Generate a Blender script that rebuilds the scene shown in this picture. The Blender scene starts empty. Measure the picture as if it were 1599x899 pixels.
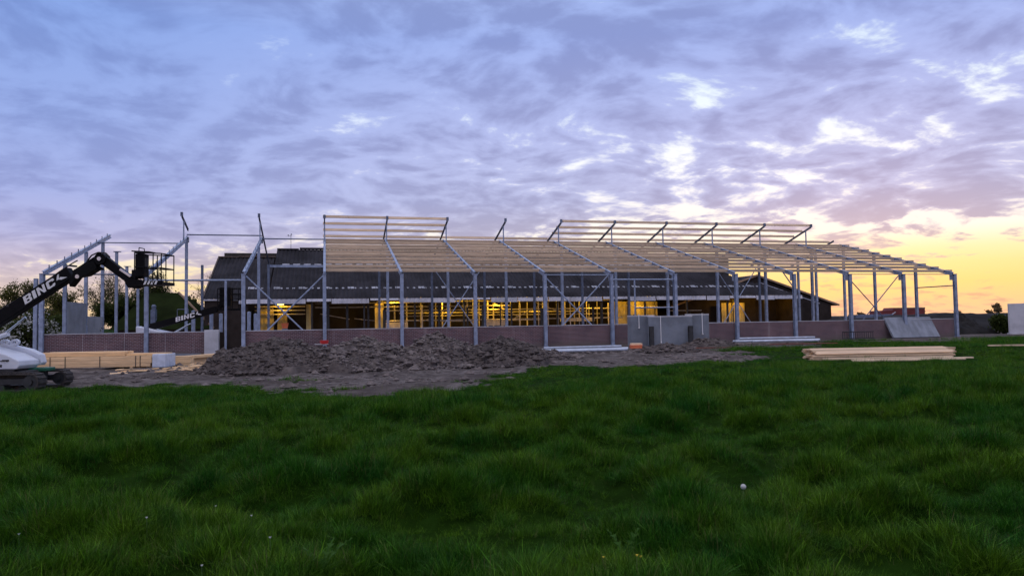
import bpy, math, random
import numpy as np
from mathutils import Matrix, Vector

random.seed(7)
rng = np.random.default_rng(7)
R = math.radians
scene = bpy.context.scene
col = scene.collection

# ------------------------------------------------------------------ camera
EYE = 1.73
cam_d = bpy.data.cameras.new('camera')
cam = bpy.data.objects.new('camera', cam_d); col.objects.link(cam)
cam_d.sensor_width = 36; cam_d.lens = 1154 / 1599 * 36
cam_d.clip_start = 0.05; cam_d.clip_end = 9000
cam.matrix_world = (Matrix.Translation((0, 0, EYE)) @ Matrix.Rotation(math.pi/2 + math.atan(53.1/1154), 4, 'X')
                    @ Matrix.Rotation(-0.0161, 4, 'Z'))
scene.camera = cam

# ------------------------------------------------------------------ light: dusk sky, sun gone behind cloud on the right
SUN_AZ, SUN_EL = R(25.5), R(1.6)          # azimuth to the right of straight ahead (+Y)
scene.view_settings.view_transform = 'Standard'
scene.view_settings.look = 'None'
scene.view_settings.gamma = 1
scene.view_settings.exposure = 0.15
scene.render.engine = 'CYCLES'
scene.cycles.use_denoising = True
scene.cycles.use_adaptive_sampling = True
scene.cycles.adaptive_threshold = 0.02
scene.cycles.adaptive_min_samples = 32
scene.cycles.max_bounces = 4
scene.cycles.diffuse_bounces = 2
scene.cycles.glossy_bounces = 2
scene.cycles.transmission_bounces = 3
scene.cycles.transparent_max_bounces = 6
scene.cycles.caustics_reflective = False
scene.cycles.caustics_refractive = False

sun_d = bpy.data.lights.new('sun', 'SUN'); sun_d.energy = 0.35; sun_d.angle = R(10); sun_d.color = (1.0, 0.62, 0.34)
sun = bpy.data.objects.new('sun', sun_d); col.objects.link(sun)
sd = Vector((math.sin(SUN_AZ)*math.cos(SUN_EL), math.cos(SUN_AZ)*math.cos(SUN_EL), math.sin(SUN_EL)))
sun.rotation_euler = sd.to_track_quat('Z', 'Y').to_euler()
sun.location = (30, 60, 30)

class NT:
    """small node-graph helper"""
    def __init__(s, tree): s.t = tree; s.n = tree.nodes; s.l = tree.links
    def new(s, kind, **kw):
        n = s.n.new(kind)
        for k, v in kw.items(): setattr(n, k, v)
        return n
    def put(s, sock, v):
        if hasattr(v, 'is_output'): s.l.new(v, sock)
        else: sock.default_value = v
    def math(s, op, a, b=0.0, c=0.0, clamp=False):
        n = s.new('ShaderNodeMath', operation=op, use_clamp=clamp)
        s.put(n.inputs[0], a); s.put(n.inputs[1], b); s.put(n.inputs[2], c)
        return n.outputs[0]
    def vmath(s, op, a, b=(0, 0, 0)):
        n = s.new('ShaderNodeVectorMath', operation=op)
        s.put(n.inputs[0], a); s.put(n.inputs[1], b)
        return n.outputs['Value'] if op in ('DOT_PRODUCT', 'LENGTH') else n.outputs[0]
    def smooth(s, x, lo, hi, a=0.0, b=1.0):
        n = s.new('ShaderNodeMapRange', interpolation_type='SMOOTHSTEP')
        s.put(n.inputs['Value'], x); s.put(n.inputs['From Min'], lo); s.put(n.inputs['From Max'], hi)
        s.put(n.inputs['To Min'], a); s.put(n.inputs['To Max'], b)
        return n.outputs['Result']
    def mix(s, f, a, b, blend='MIX'):
        n = s.new('ShaderNodeMix', data_type='RGBA', blend_type=blend)
        s.put(n.inputs[0], f)
        for i, v in ((6, a), (7, b)):
            s.put(n.inputs[i], v if hasattr(v, 'is_output') else (*v[:3], 1))
        return n.outputs[2]
    def ramp(s, f, stops, interp='LINEAR'):
        n = s.new('ShaderNodeValToRGB'); r = n.color_ramp; r.interpolation = interp
        while len(r.elements) < len(stops): r.elements.new(0.5)
        for e, (p, c) in zip(r.elements, stops): e.position = p; e.color = (*c, 1)
        s.put(n.inputs[0], f)
        return n.outputs[0]
    def noise(s, vec, scale, detail=4, rough=0.5, dist=0.0, out='Fac', dim='3D'):
        n = s.new('ShaderNodeTexNoise', noise_dimensions=dim)
        s.put(n.inputs['Vector'], vec); n.inputs['Scale'].default_value = scale
        n.inputs['Detail'].default_value = detail; n.inputs['Roughness'].default_value = rough
        n.inputs['Distortion'].default_value = dist
        return n.outputs[out]

def build_world():
    w = bpy.data.worlds.new('World'); scene.world = w; w.use_nodes = True
    g = NT(w.node_tree); g.n.clear()
    d = g.new('ShaderNodeTexCoord').outputs['Generated']
    sep = g.new('ShaderNodeSeparateXYZ'); g.put(sep.inputs[0], d)
    x, y, z = sep.outputs
    e = g.math('MAXIMUM', z, 0.0)
    hor = g.vmath('NORMALIZE', g.vmath('MULTIPLY', d, (1, 1, 0)))
    a = g.vmath('DOT_PRODUCT', hor, (math.sin(SUN_AZ), math.cos(SUN_AZ), 0))
    glow = g.smooth(a, 0.45, 1.0)
    wide = g.smooth(a, -0.4, 0.85)
    # open sky seen through and below the cloud deck
    sunward = g.ramp(e, [(0.0, (1.0, .60, .33)), (.018, (1.0, .62, .30)), (.04, (1.0, .69, .26)), (.062, (1.0, .76, .34)),
                         (.080, (1.0, .83, .48)), (.105, (1.0, .93, .84)), (.18, (.97, .97, 1.0)), (.30, (.80, .92, 1.0)), (.5, (.60, .76, 1.0)), (1, (.75, .78, .90))])
    side = g.ramp(e, [(0.0, (.95, .66, .42)), (.03, (1.0, .74, .36)), (.06, (1.0, .84, .50)), (.09, (1.0, .88, .76)), (.12, (.88, .80, .88)),
                      (.18, (.62, .63, .95)), (.30, (.44, .58, 1.0)), (.5, (.42, .56, .98)), (1, (.75, .78, .90))])
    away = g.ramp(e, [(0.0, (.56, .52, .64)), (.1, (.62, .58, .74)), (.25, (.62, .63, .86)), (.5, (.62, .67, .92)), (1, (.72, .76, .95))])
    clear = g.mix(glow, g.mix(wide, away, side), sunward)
    # the deck: a layer overhead, so its cells close up towards the horizon
    inv = g.math('DIVIDE', 1.0, g.math('ADD', e, 0.20))
    p = g.vmath('MULTIPLY', d, (1, 1, 0))
    sc = g.new('ShaderNodeVectorMath', operation='SCALE'); g.put(sc.inputs[0], p); g.put(sc.inputs['Scale'], inv)
    p = sc.outputs[0]
    rot = g.new('ShaderNodeMapping'); rot.inputs['Rotation'].default_value = (0, 0, R(-24)); rot.inputs['Location'].default_value = (7.95, 2.84, 0.3)
    rot.inputs['Scale'].default_value = (1.55, 1.75, 1)
    g.put(rot.inputs['Vector'], p); q = rot.outputs[0]
    warp = g.noise(q, 1.1, 1, .5, out='Color', dim='2D')
    q2 = g.vmath('ADD', q, g.vmath('MULTIPLY', g.vmath('SUBTRACT', warp, (.5, .5, .5)), (.38, .38, 0)))
    big = g.noise(q2, 0.7, 1, .5, dim='2D')
    mid = g.noise(q2, 4.4, 4, .58, dim='2D')
    fine = g.noise(q2, 13.5, 3, .62, dim='2D')
    vo = g.new('ShaderNodeTexVoronoi', feature='SMOOTH_F1', voronoi_dimensions='2D'); vo.inputs['Scale'].default_value = 3.9; vo.inputs['Smoothness'].default_value = .55
    g.put(vo.inputs['Vector'], g.vmath('ADD', q2, g.vmath('MULTIPLY', g.vmath('SUBTRACT', g.noise(q2, 4.5, 2, .5, out='Color', dim='2D'), (.5, .5, .5)), (.32, .32, 0))))
    cell = vo.outputs['Distance']                      # high in the cracks between the cloud cells
    body = g.math('ADD', g.math('ADD', g.math('MULTIPLY', big, .34), g.math('MULTIPLY', mid, .24)),
                  g.math('ADD', g.math('MULTIPLY', fine, .20), g.math('MULTIPLY', cell, .30)))
    # colour of the cloud undersides
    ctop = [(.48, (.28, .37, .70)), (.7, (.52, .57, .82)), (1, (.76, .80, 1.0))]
    cside = g.ramp(e, [(0.0, (.70, .52, .42)), (.04, (.74, .58, .52)), (.075, (.56, .48, .60)), (.11, (.40, .40, .66)), (.16, (.315, .365, .69)), (.24, (.265, .350, .71)),
                       (.36, (.205, .315, .70))] + ctop)
    csun = g.ramp(e, [(0.0, (.80, .50, .34)), (.04, (.84, .54, .32)), (.075, (.64, .55, .55)), (.11, (.49, .47, .64)), (.16, (.40, .425, .69)), (.24, (.36, .40, .71)),
                      (.36, (.275, .355, .72))] + ctop)
    ccol = g.mix(g.smooth(a, .50, .95), cside, csun)
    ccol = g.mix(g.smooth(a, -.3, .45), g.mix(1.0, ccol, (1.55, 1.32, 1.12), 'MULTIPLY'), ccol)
    shade = g.smooth(g.math('ADD', g.math('MULTIPLY', mid, .35), g.math('ADD', g.math('MULTIPLY', fine, .15), g.math('ADD', g.math('MULTIPLY', big, .25), g.math('MULTIPLY', cell, .30)))), .36, .62)
    tone = g.mix(glow, g.mix(shade, (.92, .92, .93), (1.20, 1.20, 1.13)), g.mix(shade, (.87, .86, .87), (1.28, 1.29, 1.20)))
    ccol = g.mix(1.0, ccol, tone, 'MULTIPLY')
    # thin edges let more of the light through, more of them towards the sun
    thr = g.math('SUBTRACT', 0.798, g.math('MULTIPLY', glow, .114))
    thr = g.math('SUBTRACT', thr, g.math('MULTIPLY', g.math('MULTIPLY', glow, .060), g.smooth(e, .26, .13)))
    low = g.smooth(g.math('SUBTRACT', e, g.math('MULTIPLY', glow, .026)), .142, .064)
    thr = g.math('SUBTRACT', thr, g.math('MULTIPLY', low, g.math('ADD', .21, g.math('MULTIPLY', glow, -.04))))
    gap = g.smooth(body, g.math('SUBTRACT', thr, .075), g.math('ADD', thr, .070))
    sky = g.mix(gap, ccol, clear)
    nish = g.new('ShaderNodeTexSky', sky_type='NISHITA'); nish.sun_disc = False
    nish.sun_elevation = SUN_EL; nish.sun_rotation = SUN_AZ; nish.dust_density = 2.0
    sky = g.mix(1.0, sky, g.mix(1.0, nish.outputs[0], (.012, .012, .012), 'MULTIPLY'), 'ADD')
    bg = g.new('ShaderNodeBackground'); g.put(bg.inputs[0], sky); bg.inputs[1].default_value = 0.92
    out = g.new('ShaderNodeOutputWorld'); g.l.new(bg.outputs[0], out.inputs[0])
build_world()

# ------------------------------------------------------------------ materials
MATS = {}
def material(name, colour, rough=0.6, metal=0.0, var=0.25, scale=4.0, colour2=None, bump=0.0, bump_scale=None, stretch=(1, 1, 1),
             rnd=0.0, spec=0.5, detail=6, sheen=0.0):
    """procedural surface: colour broken up by noise, fine relief and (rnd) a tone that differs from piece to piece"""
    m = bpy.data.materials.new(name); m.use_nodes = True; MATS[name] = m
    g = NT(m.node_tree); b = g.n['Principled BSDF']
    tc = g.new('ShaderNodeTexCoord').outputs['Object']
    mp = g.new('ShaderNodeMapping'); mp.inputs['Scale'].default_value = stretch; g.put(mp.inputs['Vector'], tc)
    v = mp.outputs[0]
    oi = g.new('ShaderNodeObjectInfo').outputs['Random']
    off = g.new('ShaderNodeCombineXYZ'); g.put(off.inputs[0], g.math('MULTIPLY', oi, 37.0)); g.put(off.inputs[1], g.math('MULTIPLY', oi, 91.0))
    v = g.vmath('ADD', v, off.outputs[0])
    n = g.noise(v, scale, detail, .6)
    c2 = colour2 or tuple(min(1, c * (1 - var)) for c in colour)
    c1 = colour if colour2 else tuple(min(1, c * (1 + var * .6)) for c in colour)
    c = g.mix(g.smooth(n, .3, .7), c2, c1)
    if rnd:
        t = g.math('ADD', 1 - rnd/2, g.math('MULTIPLY', oi, rnd))
        cc = g.new('ShaderNodeCombineColor'); [g.put(cc.inputs[i], t) for i in range(3)]
        c = g.mix(1.0, c, cc.outputs[0], 'MULTIPLY')
    g.put(b.inputs['Base Color'], c)
    b.inputs['Metallic'].default_value = metal
    g.put(b.inputs['Roughness'], g.math('ADD', rough - .08, g.math('MULTIPLY', n, .16)))
    b.inputs['Specular IOR Level'].default_value = spec
    if bump:
        bp = g.new('ShaderNodeBump'); bp.inputs['Strength'].default_value = bump; bp.inputs['Distance'].default_value = .03
        g.put(bp.inputs['Height'], g.noise(v, bump_scale or scale * 4, 5, .65))
        g.l.new(bp.outputs[0], b.inputs['Normal'])
    return m

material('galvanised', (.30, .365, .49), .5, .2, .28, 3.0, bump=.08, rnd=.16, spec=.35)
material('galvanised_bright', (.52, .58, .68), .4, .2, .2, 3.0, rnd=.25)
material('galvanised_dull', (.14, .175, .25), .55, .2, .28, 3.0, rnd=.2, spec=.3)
material('timber', (.80, .61, .41), .7, 0, .22, 2.2, stretch=(.5, 6, 6), bump=.15, bump_scale=9, rnd=.42)
material('timber_fresh', (.86, .59, .32), .7, 0, .2, 2.2, stretch=(.5, 6, 6), bump=.15, bump_scale=9, rnd=.3)
material('timber_tan', (.62, .44, .27), .7, 0, .25, 2.2, stretch=(.5, 6, 6), bump=.15, bump_scale=9, rnd=.4)
material('timber_pale', (.84, .64, .41), .7, 0, .2, 2.2, stretch=(.5, 6, 6), bump=.15, bump_scale=9, rnd=.25)
material('timber_end', (.60, .33, .17), .75, 0, .3, 6)
material('concrete', (.21, .24, .28), .85, 0, .22, 1.1, bump=.2, bump_scale=14, rnd=.3)
material('concrete_light', (.52, .53, .56), .85, 0, .22, .9, bump=.2, bump_scale=12, rnd=.1)
material('concrete_stained', (.27, .30, .35), .8, 0, .5, 1.4, colour2=(.16, .18, .21), stretch=(1.2, 1, .6), bump=.25, bump_scale=9)
material('roof_sheet', (.036, .035, .041), .9, 0, .45, .35, bump=.1, bump_scale=6, spec=.08)
material('roof_trim', (.10, .075, .06), .8, 0, .3, 1)
material('verge_board', (.30, .20, .13), .7, 0, .3, 1)
material('skylight', (.30, .31, .35), .5, 0, .3, 2, rnd=.5)
material('eave_sheet', (.55, .56, .62), .55, 0, .25, .8, rnd=.25)
material('dark_wall', (.040, .032, .028), .9, spec=.1, var=.35, scale=.8, bump=.15)
material('barn_yellow', (.55, .47, .20), .7, 0, .35, .9, bump=.1)
material('stall_steel', (.50, .48, .44), .5, .2, .3, 2, rnd=.3)
material('barn_inner', (.045, .040, .034), .85, 0, .4, .6)
material('black_paint', (.006, .006, .007), .55, 0, .3, 3, bump=.05, spec=.10)
material('rubber', (.022, .021, .021), .8, 0, .5, 5, colour2=(.06, .05, .045), bump=.3)
material('white_paint', (.66, .70, .78), .38, 0, .10, 2.0, bump=.03)
material('white_letter', (.80, .80, .80), .5, 0, .05, 5)
material('green_paint', (.01, .12, .07), .45, 0, .3, 3)
material('lime_print', (.35, .55, .08), .5, 0, .2, 3)
material('chrome', (.55, .57, .60), .25, .8, .1, 4)
material('soil', (.150, .128, .118), .95, 0, .5, 1.8, spec=.05, colour2=(.062, .054, .052), bump=.9, bump_scale=9, detail=10)
material('clod', (.185, .160, .150), .95, 0, .5, 3, spec=.05, colour2=(.075, .064, .062), bump=.6, bump_scale=14, rnd=.5)
material('plastic_wrap', (.60, .68, .80), .3, 0, .15, 5, bump=.3)
material('strap', (.03, .03, .035), .6)
material('red_plastic', (.75, .05, .05), .4, 0, .1, 3)
material('orange_plastic', (.80, .20, .08), .5, 0, .15, 3)
material('rust', (.16, .05, .03), .85, 0, .4, 4)
material('dark_steel', (.04, .042, .045), .6, .3, .3, 4)
material('red_wagon', (.16, .020, .018), .6, 0, .35, 1)
material('dark_tarp', (.020, .019, .019), .8, spec=.1, var=.5, scale=.8, bump=.5, bump_scale=2)
material('moss_roof', (.014, .022, .006), .95, spec=.05, var=.4, scale=.6, bump=.4, bump_scale=3)
material('bark', (.055, .045, .036), .9, 0, .4, 4)
material('petal_white', (.55, .57, .55), .6, 0, .05, 5)
material('petal_yellow', (.75, .55, .04), .6, 0, .1, 5)
material('straw', (.13, .14, .045), .8, 0, .3, 5, spec=.1)
material('stem', (.07, .14, .03), .6, 0, .2, 5)
material('lamp_housing', (.30, .30, .30), .5)

m = material('lamp_glow', (.9, .7, .3), .5); m.node_tree.nodes['Principled BSDF'].inputs['Emission Color'].default_value = (1, .62, .12, 1); m.node_tree.nodes['Principled BSDF'].inputs['Emission Strength'].default_value = 14

def leaf_material(name, c1, c2, trans=.35):
    m = bpy.data.materials.new(name); m.use_nodes = True; MATS[name] = m
    g = NT(m.node_tree); b = g.n['Principled BSDF']; out = g.n['Material Output']
    geo = g.new('ShaderNodeNewGeometry')
    n = g.noise(geo.outputs['Position'], .8, 4, .6)
    r = geo.outputs['Random Per Island']
    c = g.mix(g.math('ADD', g.math('MULTIPLY', r, .5), g.math('MULTIPLY', n, .5)), c1, c2)
    g.put(b.inputs['Base Color'], c); b.inputs['Roughness'].default_value = .7; b.inputs['Specular IOR Level'].default_value = .1
    t = g.new('ShaderNodeBsdfTranslucent'); g.put(t.inputs[0], c)
    mx = g.new('ShaderNodeMixShader'); mx.inputs[0].default_value = trans
    g.l.new(b.outputs[0], mx.inputs[1]); g.l.new(t.outputs[0], mx.inputs[2]); g.l.new(mx.outputs[0], out.inputs[0])
    return m
leaf_material('leaf_dark', (.030, .045, .010), (.062, .085, .020))
leaf_material('leaf_spring', (.065, .075, .018), (.13, .135, .030), .5)
leaf_material('leaf_haze_tan', (.17, .12, .06), (.26, .18, .09), .5)  # far bare trees: the orange horizon haze is put into this colour
leaf_material('blossom', (.35, .38, .34), (.70, .70, .68), .2)
leaf_material('weed_leaf', (.035, .10, .015), (.07, .16, .03))

def grass_material():
    m = bpy.data.materials.new('grass_blade'); m.use_nodes = True; MATS['grass_blade'] = m
    g = NT(m.node_tree); b = g.n['Principled BSDF']; out = g.n['Material Output']
    geo = g.new('ShaderNodeNewGeometry'); pos = geo.outputs['Position']
    oi = g.new('ShaderNodeObjectInfo').outputs['Random']
    n = g.noise(pos, .55, 4, .6); n2 = g.noise(pos, 2.3, 3, .5)
    base = g.mix(g.smooth(n, .35, .65), (.022, .104, .006), (.078, .168, .008))
    base = g.mix(g.smooth(n2, .45, .75, 0, .5), base, (.015, .105, .020))
    isl = geo.outputs['Random Per Island']
    base = g.mix(g.smooth(isl, .93, 1.0, 0, .5), base, (.15, .16, .05))
    t = g.math('ADD', .34, g.math('ADD', g.math('MULTIPLY', g.math('POWER', isl, 2.2), 1.7), g.math('MULTIPLY', oi, .45)))
    cc = g.new('ShaderNodeCombineColor'); [g.put(cc.inputs[i], t) for i in range(3)]
    base = g.mix(1.0, base, cc.outputs[0], 'MULTIPLY')
    g.put(b.inputs['Base Color'], base); b.inputs['Roughness'].default_value = .5; b.inputs['Specular IOR Level'].default_value = .07
    tr = g.new('ShaderNodeBsdfTranslucent'); g.put(tr.inputs[0], base)
    mx = g.new('ShaderNodeMixShader'); mx.inputs[0].default_value = .3
    g.l.new(b.outputs[0], mx.inputs[1]); g.l.new(tr.outputs[0], mx.inputs[2]); g.l.new(mx.outputs[0], out.inputs[0])
grass_material()

def brick_material():
    m = bpy.data.materials.new('brick_face'); m.use_nodes = True; MATS['brick_face'] = m
    g = NT(m.node_tree); b = g.n['Principled BSDF']
    tc = g.new('ShaderNodeTexCoord').outputs['Object']
    s = g.new('ShaderNodeSeparateXYZ'); g.put(s.inputs[0], tc)
    v = g.new('ShaderNodeCombineXYZ'); g.put(v.inputs[0], s.outputs[0]); g.put(v.inputs[1], s.outputs[2])
    br = g.new('ShaderNodeTexBrick'); g.put(br.inputs['Vector'], v.outputs[0]); br.inputs['Scale'].default_value = 1
    br.inputs['Brick Width'].default_value = .24; br.inputs['Row Height'].default_value = .088
    br.inputs['Mortar Size'].default_value = .0085; br.inputs['Bias'].default_value = -.1
    br.inputs['Color1'].default_value = (.150, .074, .080, 1); br.inputs['Color2'].default_value = (.088, .048, .058, 1)
    br.inputs['Mortar'].default_value = (.33, .30, .32, 1)
    n = g.noise(tc, .7, 5, .6)
    c = g.mix(1.0, br.outputs['Color'], g.mix(g.smooth(n, .3, .7), (.78, .78, .80), (1.12, 1.08, 1.05)), 'MULTIPLY')
    mud = g.math('MULTIPLY', g.smooth(g.math('ADD', s.outputs[2], g.math('MULTIPLY', g.noise(tc, 1.6, 5, .65), -1.1)), -.15, -.55), .8)
    c = g.mix(mud, c, (.15, .125, .11))
    run = g.new('ShaderNodeMapping'); run.inputs['Scale'].default_value = (2.2, 1, .18); g.put(run.inputs['Vector'], tc)
    c = g.mix(g.smooth(g.noise(run.outputs[0], 1.3, 4, .6), .58, .74, 0, .45), c, (.30, .27, .27))
    g.put(b.inputs['Base Color'], c); b.inputs['Roughness'].default_value = .85
    bp = g.new('ShaderNodeBump'); bp.inputs['Strength'].default_value = .6; bp.inputs['Distance'].default_value = .012
    g.put(bp.inputs['Height'], g.math('SUBTRACT', 1.0, br.outputs['Fac'])); g.l.new(bp.outputs[0], b.inputs['Normal'])
brick_material()

def ground_material():
    m = bpy.data.materials.new('ground_surface'); m.use_nodes = True; MATS['ground_surface'] = m
    g = NT(m.node_tree); b = g.n['Principled BSDF']
    pos = g.new('ShaderNodeNewGeometry').outputs['Position']
    at = g.new('ShaderNodeAttribute', attribute_name='soil').outputs['Fac']
    n1 = g.noise(pos, .35, 5, .6); n2 = g.noise(pos, 2.2, 7, .65); n3 = g.noise(pos, 9, 5, .6)
    soil = g.mix(g.smooth(n1, .35, .65), (.085, .072, .066), (.175, .155, .148))
    soil = g.mix(g.smooth(n2, .40, .62, 0, .75), soil, (.058, .048, .046))
    soil = g.mix(g.smooth(n3, .58, .75, 0, .5), soil, (.30, .28, .275))
    turf = g.mix(g.smooth(n2, .3, .7), (.008, .022, .002), (.014, .040, .004))
    f = g.smooth(g.math('ADD', at, g.math('MULTIPLY', g.math('SUBTRACT', n3, .5), .5)), .42, .58)
    g.put(b.inputs['Base Color'], g.mix(f, turf, soil)); b.inputs['Roughness'].default_value = .95
    b.inputs['Specular IOR Level'].default_value = .02
    bp = g.new('ShaderNodeBump'); bp.inputs['Strength'].default_value = .8; bp.inputs['Distance'].default_value = .05
    g.put(bp.inputs['Height'], g.math('ADD', n2, g.math('MULTIPLY', n3, .5))); g.l.new(bp.outputs[0], b.inputs['Normal'])
ground_material()

# ------------------------------------------------------------------ mesh helpers
def frame_of(d, up=(0, 0, 1)):
    d = Vector(d).normalized(); up = Vector(up)
    if abs(d.dot(up)) > .98: up = Vector((0, 1, 0)) if abs(d.y) < .9 else Vector((1, 0, 0))
    x = up.cross(d).normalized(); y = d.cross(x).normalized()
    return d, x, y                                   # along, sideways, up

class MB:
    def __init__(s): s.v = []; s.f = []
    def add(s, vs, fs):
        o = len(s.v); s.v += [tuple(p) for p in vs]; s.f += [tuple(i + o for i in f) for f in fs]; return s
    def box(s, x0, x1, y0, y1, z0, z1):
        return s.add([(x0, y0, z0), (x1, y0, z0), (x1, y1, z0), (x0, y1, z0), (x0, y0, z1), (x1, y0, z1), (x1, y1, z1), (x0, y1, z1)],
                     [(0, 3, 2, 1), (4, 5, 6, 7), (0, 1, 5, 4), (1, 2, 6, 5), (2, 3, 7, 6), (3, 0, 4, 7)])
    def beam(s, p, q, w, h, up=(0, 0, 1), w2=None, h2=None):
        p, q = Vector(p), Vector(q); d, x, y = frame_of(q - p, up); w2 = w2 or w; h2 = h2 or h
        vs = [p + x*a*w/2 + y*b*h/2 for a, b in ((-1, -1), (1, -1), (1, 1), (-1, 1))] + \
             [q + x*a*w2/2 + y*b*h2/2 for a, b in ((-1, -1), (1, -1), (1, 1), (-1, 1))]
        return s.add(vs, [(0, 3, 2, 1), (4, 5, 6, 7), (0, 1, 5, 4), (1, 2, 6, 5), (2, 3, 7, 6), (3, 0, 4, 7)])
    def tube(s, p, q, r, r2=None, n=8, caps=True):
        p, q = Vector(p), Vector(q); d, x, y = frame_of(q - p); r2 = r if r2 is None else r2
        vs = [p + (x*math.cos(6.2832*i/n) + y*math.sin(6.2832*i/n))*r for i in range(n)] + \
             [q + (x*math.cos(6.2832*i/n) + y*math.sin(6.2832*i/n))*r2 for i in range(n)]
        fs = [(i, (i+1) % n, n + (i+1) % n, n + i) for i in range(n)]
        if caps: fs += [tuple(range(n))[::-1], tuple(range(n, 2*n))]
        return s.add(vs, fs)
    def ibeam(s, p, q, depth, width, tf=.02, tw=.014, updir=(0, 1, 0)):
        """I section, depth measured along updir"""
        p, q = Vector(p), Vector(q); d, x, y = frame_of(q - p, updir)
        D, W = depth/2, width/2
        pr = [(-W, -D), (W, -D), (W, -D+tf), (tw/2, -D+tf), (tw/2, D-tf), (W, D-tf), (W, D), (-W, D), (-W, D-tf), (-tw/2, D-tf), (-tw/2, -D+tf), (-W, -D+tf)]
        vs = [p + x*a + y*b for a, b in pr] + [q + x*a + y*b for a, b in pr]; n = 12
        fs = [(i, (i+1) % n, n + (i+1) % n, n + i) for i in range(n)]
        for o in (0, 12):
            fs += [(o+0, o+1, o+2, o+11), (o+11, o+2, o+3, o+10), (o+10, o+3, o+4, o+9), (o+9, o+4, o+5, o+8), (o+8, o+5, o+6, o+7)]
        return s.add(vs, fs)
    def prism(s, poly, axis, a0, a1):
        """poly of 2-D points extruded along axis: 'y' gives (x,z) polygons, 'x' gives (y,z), 'z' gives (x,y)"""
        def P(u, w, a): return {'y': (u, a, w), 'x': (a, u, w), 'z': (u, w, a)}[axis]
        n = len(poly)
        vs = [P(u, w, a0) for u, w in poly] + [P(u, w, a1) for u, w in poly]
        fs = [(i, (i+1) % n, n + (i+1) % n, n + i) for i in range(n)] + [tuple(range(n))[::-1], tuple(range(n, 2*n))]
        return s.add(vs, fs)
    def lathe(s, c, prof, n=16):
        c = Vector(c); k = len(prof)
        vs = [c + Vector((r*math.cos(6.2832*i/n), r*math.sin(6.2832*i/n), z)) for i in range(n) for r, z in prof]
        fs = [(i*k+j, ((i+1) % n)*k+j, ((i+1) % n)*k+j+1, i*k+j+1) for i in range(n) for j in range(k-1)]
        return s.add(vs, fs)
    def mesh(s, name, mat, smooth=False, off=(0, 0, 0)):
        me = bpy.data.meshes.new(name)
        v = np.array(s.v, dtype=float) - np.array(off, dtype=float)
        me.from_pydata([tuple(p) for p in v], [], s.f); me.materials.append(MATS[mat])
        bm_fix(me)
        if smooth: me.polygons.foreach_set('use_smooth', [True]*len(me.polygons))
        me.update(); return me
    def build(s, name, mat, parent=None, smooth=False, bevel=0, loc=None, world=False):
        """parent's own space unless world=True (then the parent's location is taken off)"""
        off = tuple(parent.location) if (world and parent is not None) else (loc or (0, 0, 0))
        o = bpy.data.objects.new(name, s.mesh(name, mat, smooth, off)); col.objects.link(o)
        if parent is not None: o.parent = parent
        elif loc: o.location = loc
        if bevel:
            m = o.modifiers.new('bevel', 'BEVEL'); m.width = bevel; m.segments = 2; m.limit_method = 'ANGLE'; m.angle_limit = R(35)
        return o
import bmesh
def bm_fix(me):
    if len(me.polygons) > 40000: return
    bm = bmesh.new(); bm.from_mesh(me); bmesh.ops.recalc_face_normals(bm, faces=bm.faces); bm.to_mesh(me); bm.free()

def tag(o, label=None, cat=None, group=None, kind=None):
    for k, v in (('label', label), ('category', cat), ('group', group), ('kind', kind)):
        if v: o[k] = v
    return o
def empty(name, loc=(0, 0, 0), rz=0.0, **kw):
    o = bpy.data.objects.new(name, None); col.objects.link(o); o.location = loc; o.rotation_euler = (0, 0, rz)
    o.empty_display_size = .3
    return tag(o, **kw)
def dup(src, parent=None, name=None):
    c = src.copy(); col.objects.link(c)
    c.parent = parent
    for ch in [k for k in bpy.data.objects if k.parent == src]: dup(ch, c)
    return c

_perm = np.random.default_rng(3).random((256, 256))
def vnoise(x, y):
    x = np.asarray(x, float); y = np.asarray(y, float)
    xi = np.floor(x).astype(int); yi = np.floor(y).astype(int); fx = x - xi; fy = y - yi
    fx = fx*fx*(3-2*fx); fy = fy*fy*(3-2*fy)
    g = lambda a, b: _perm[a % 256, b % 256]
    return (g(xi, yi)*(1-fx) + g(xi+1, yi)*fx)*(1-fy) + (g(xi, yi+1)*(1-fx) + g(xi+1, yi+1)*fx)*fy
def fbm(x, y, o=4, r=.5):
    s = 0; a = 1; t = 0
    for k in range(o): s = s + a*vnoise(np.asarray(x)*2**k + 17.3*k, np.asarray(y)*2**k + 5.1*k); t += a; a *= r
    return s/t

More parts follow.
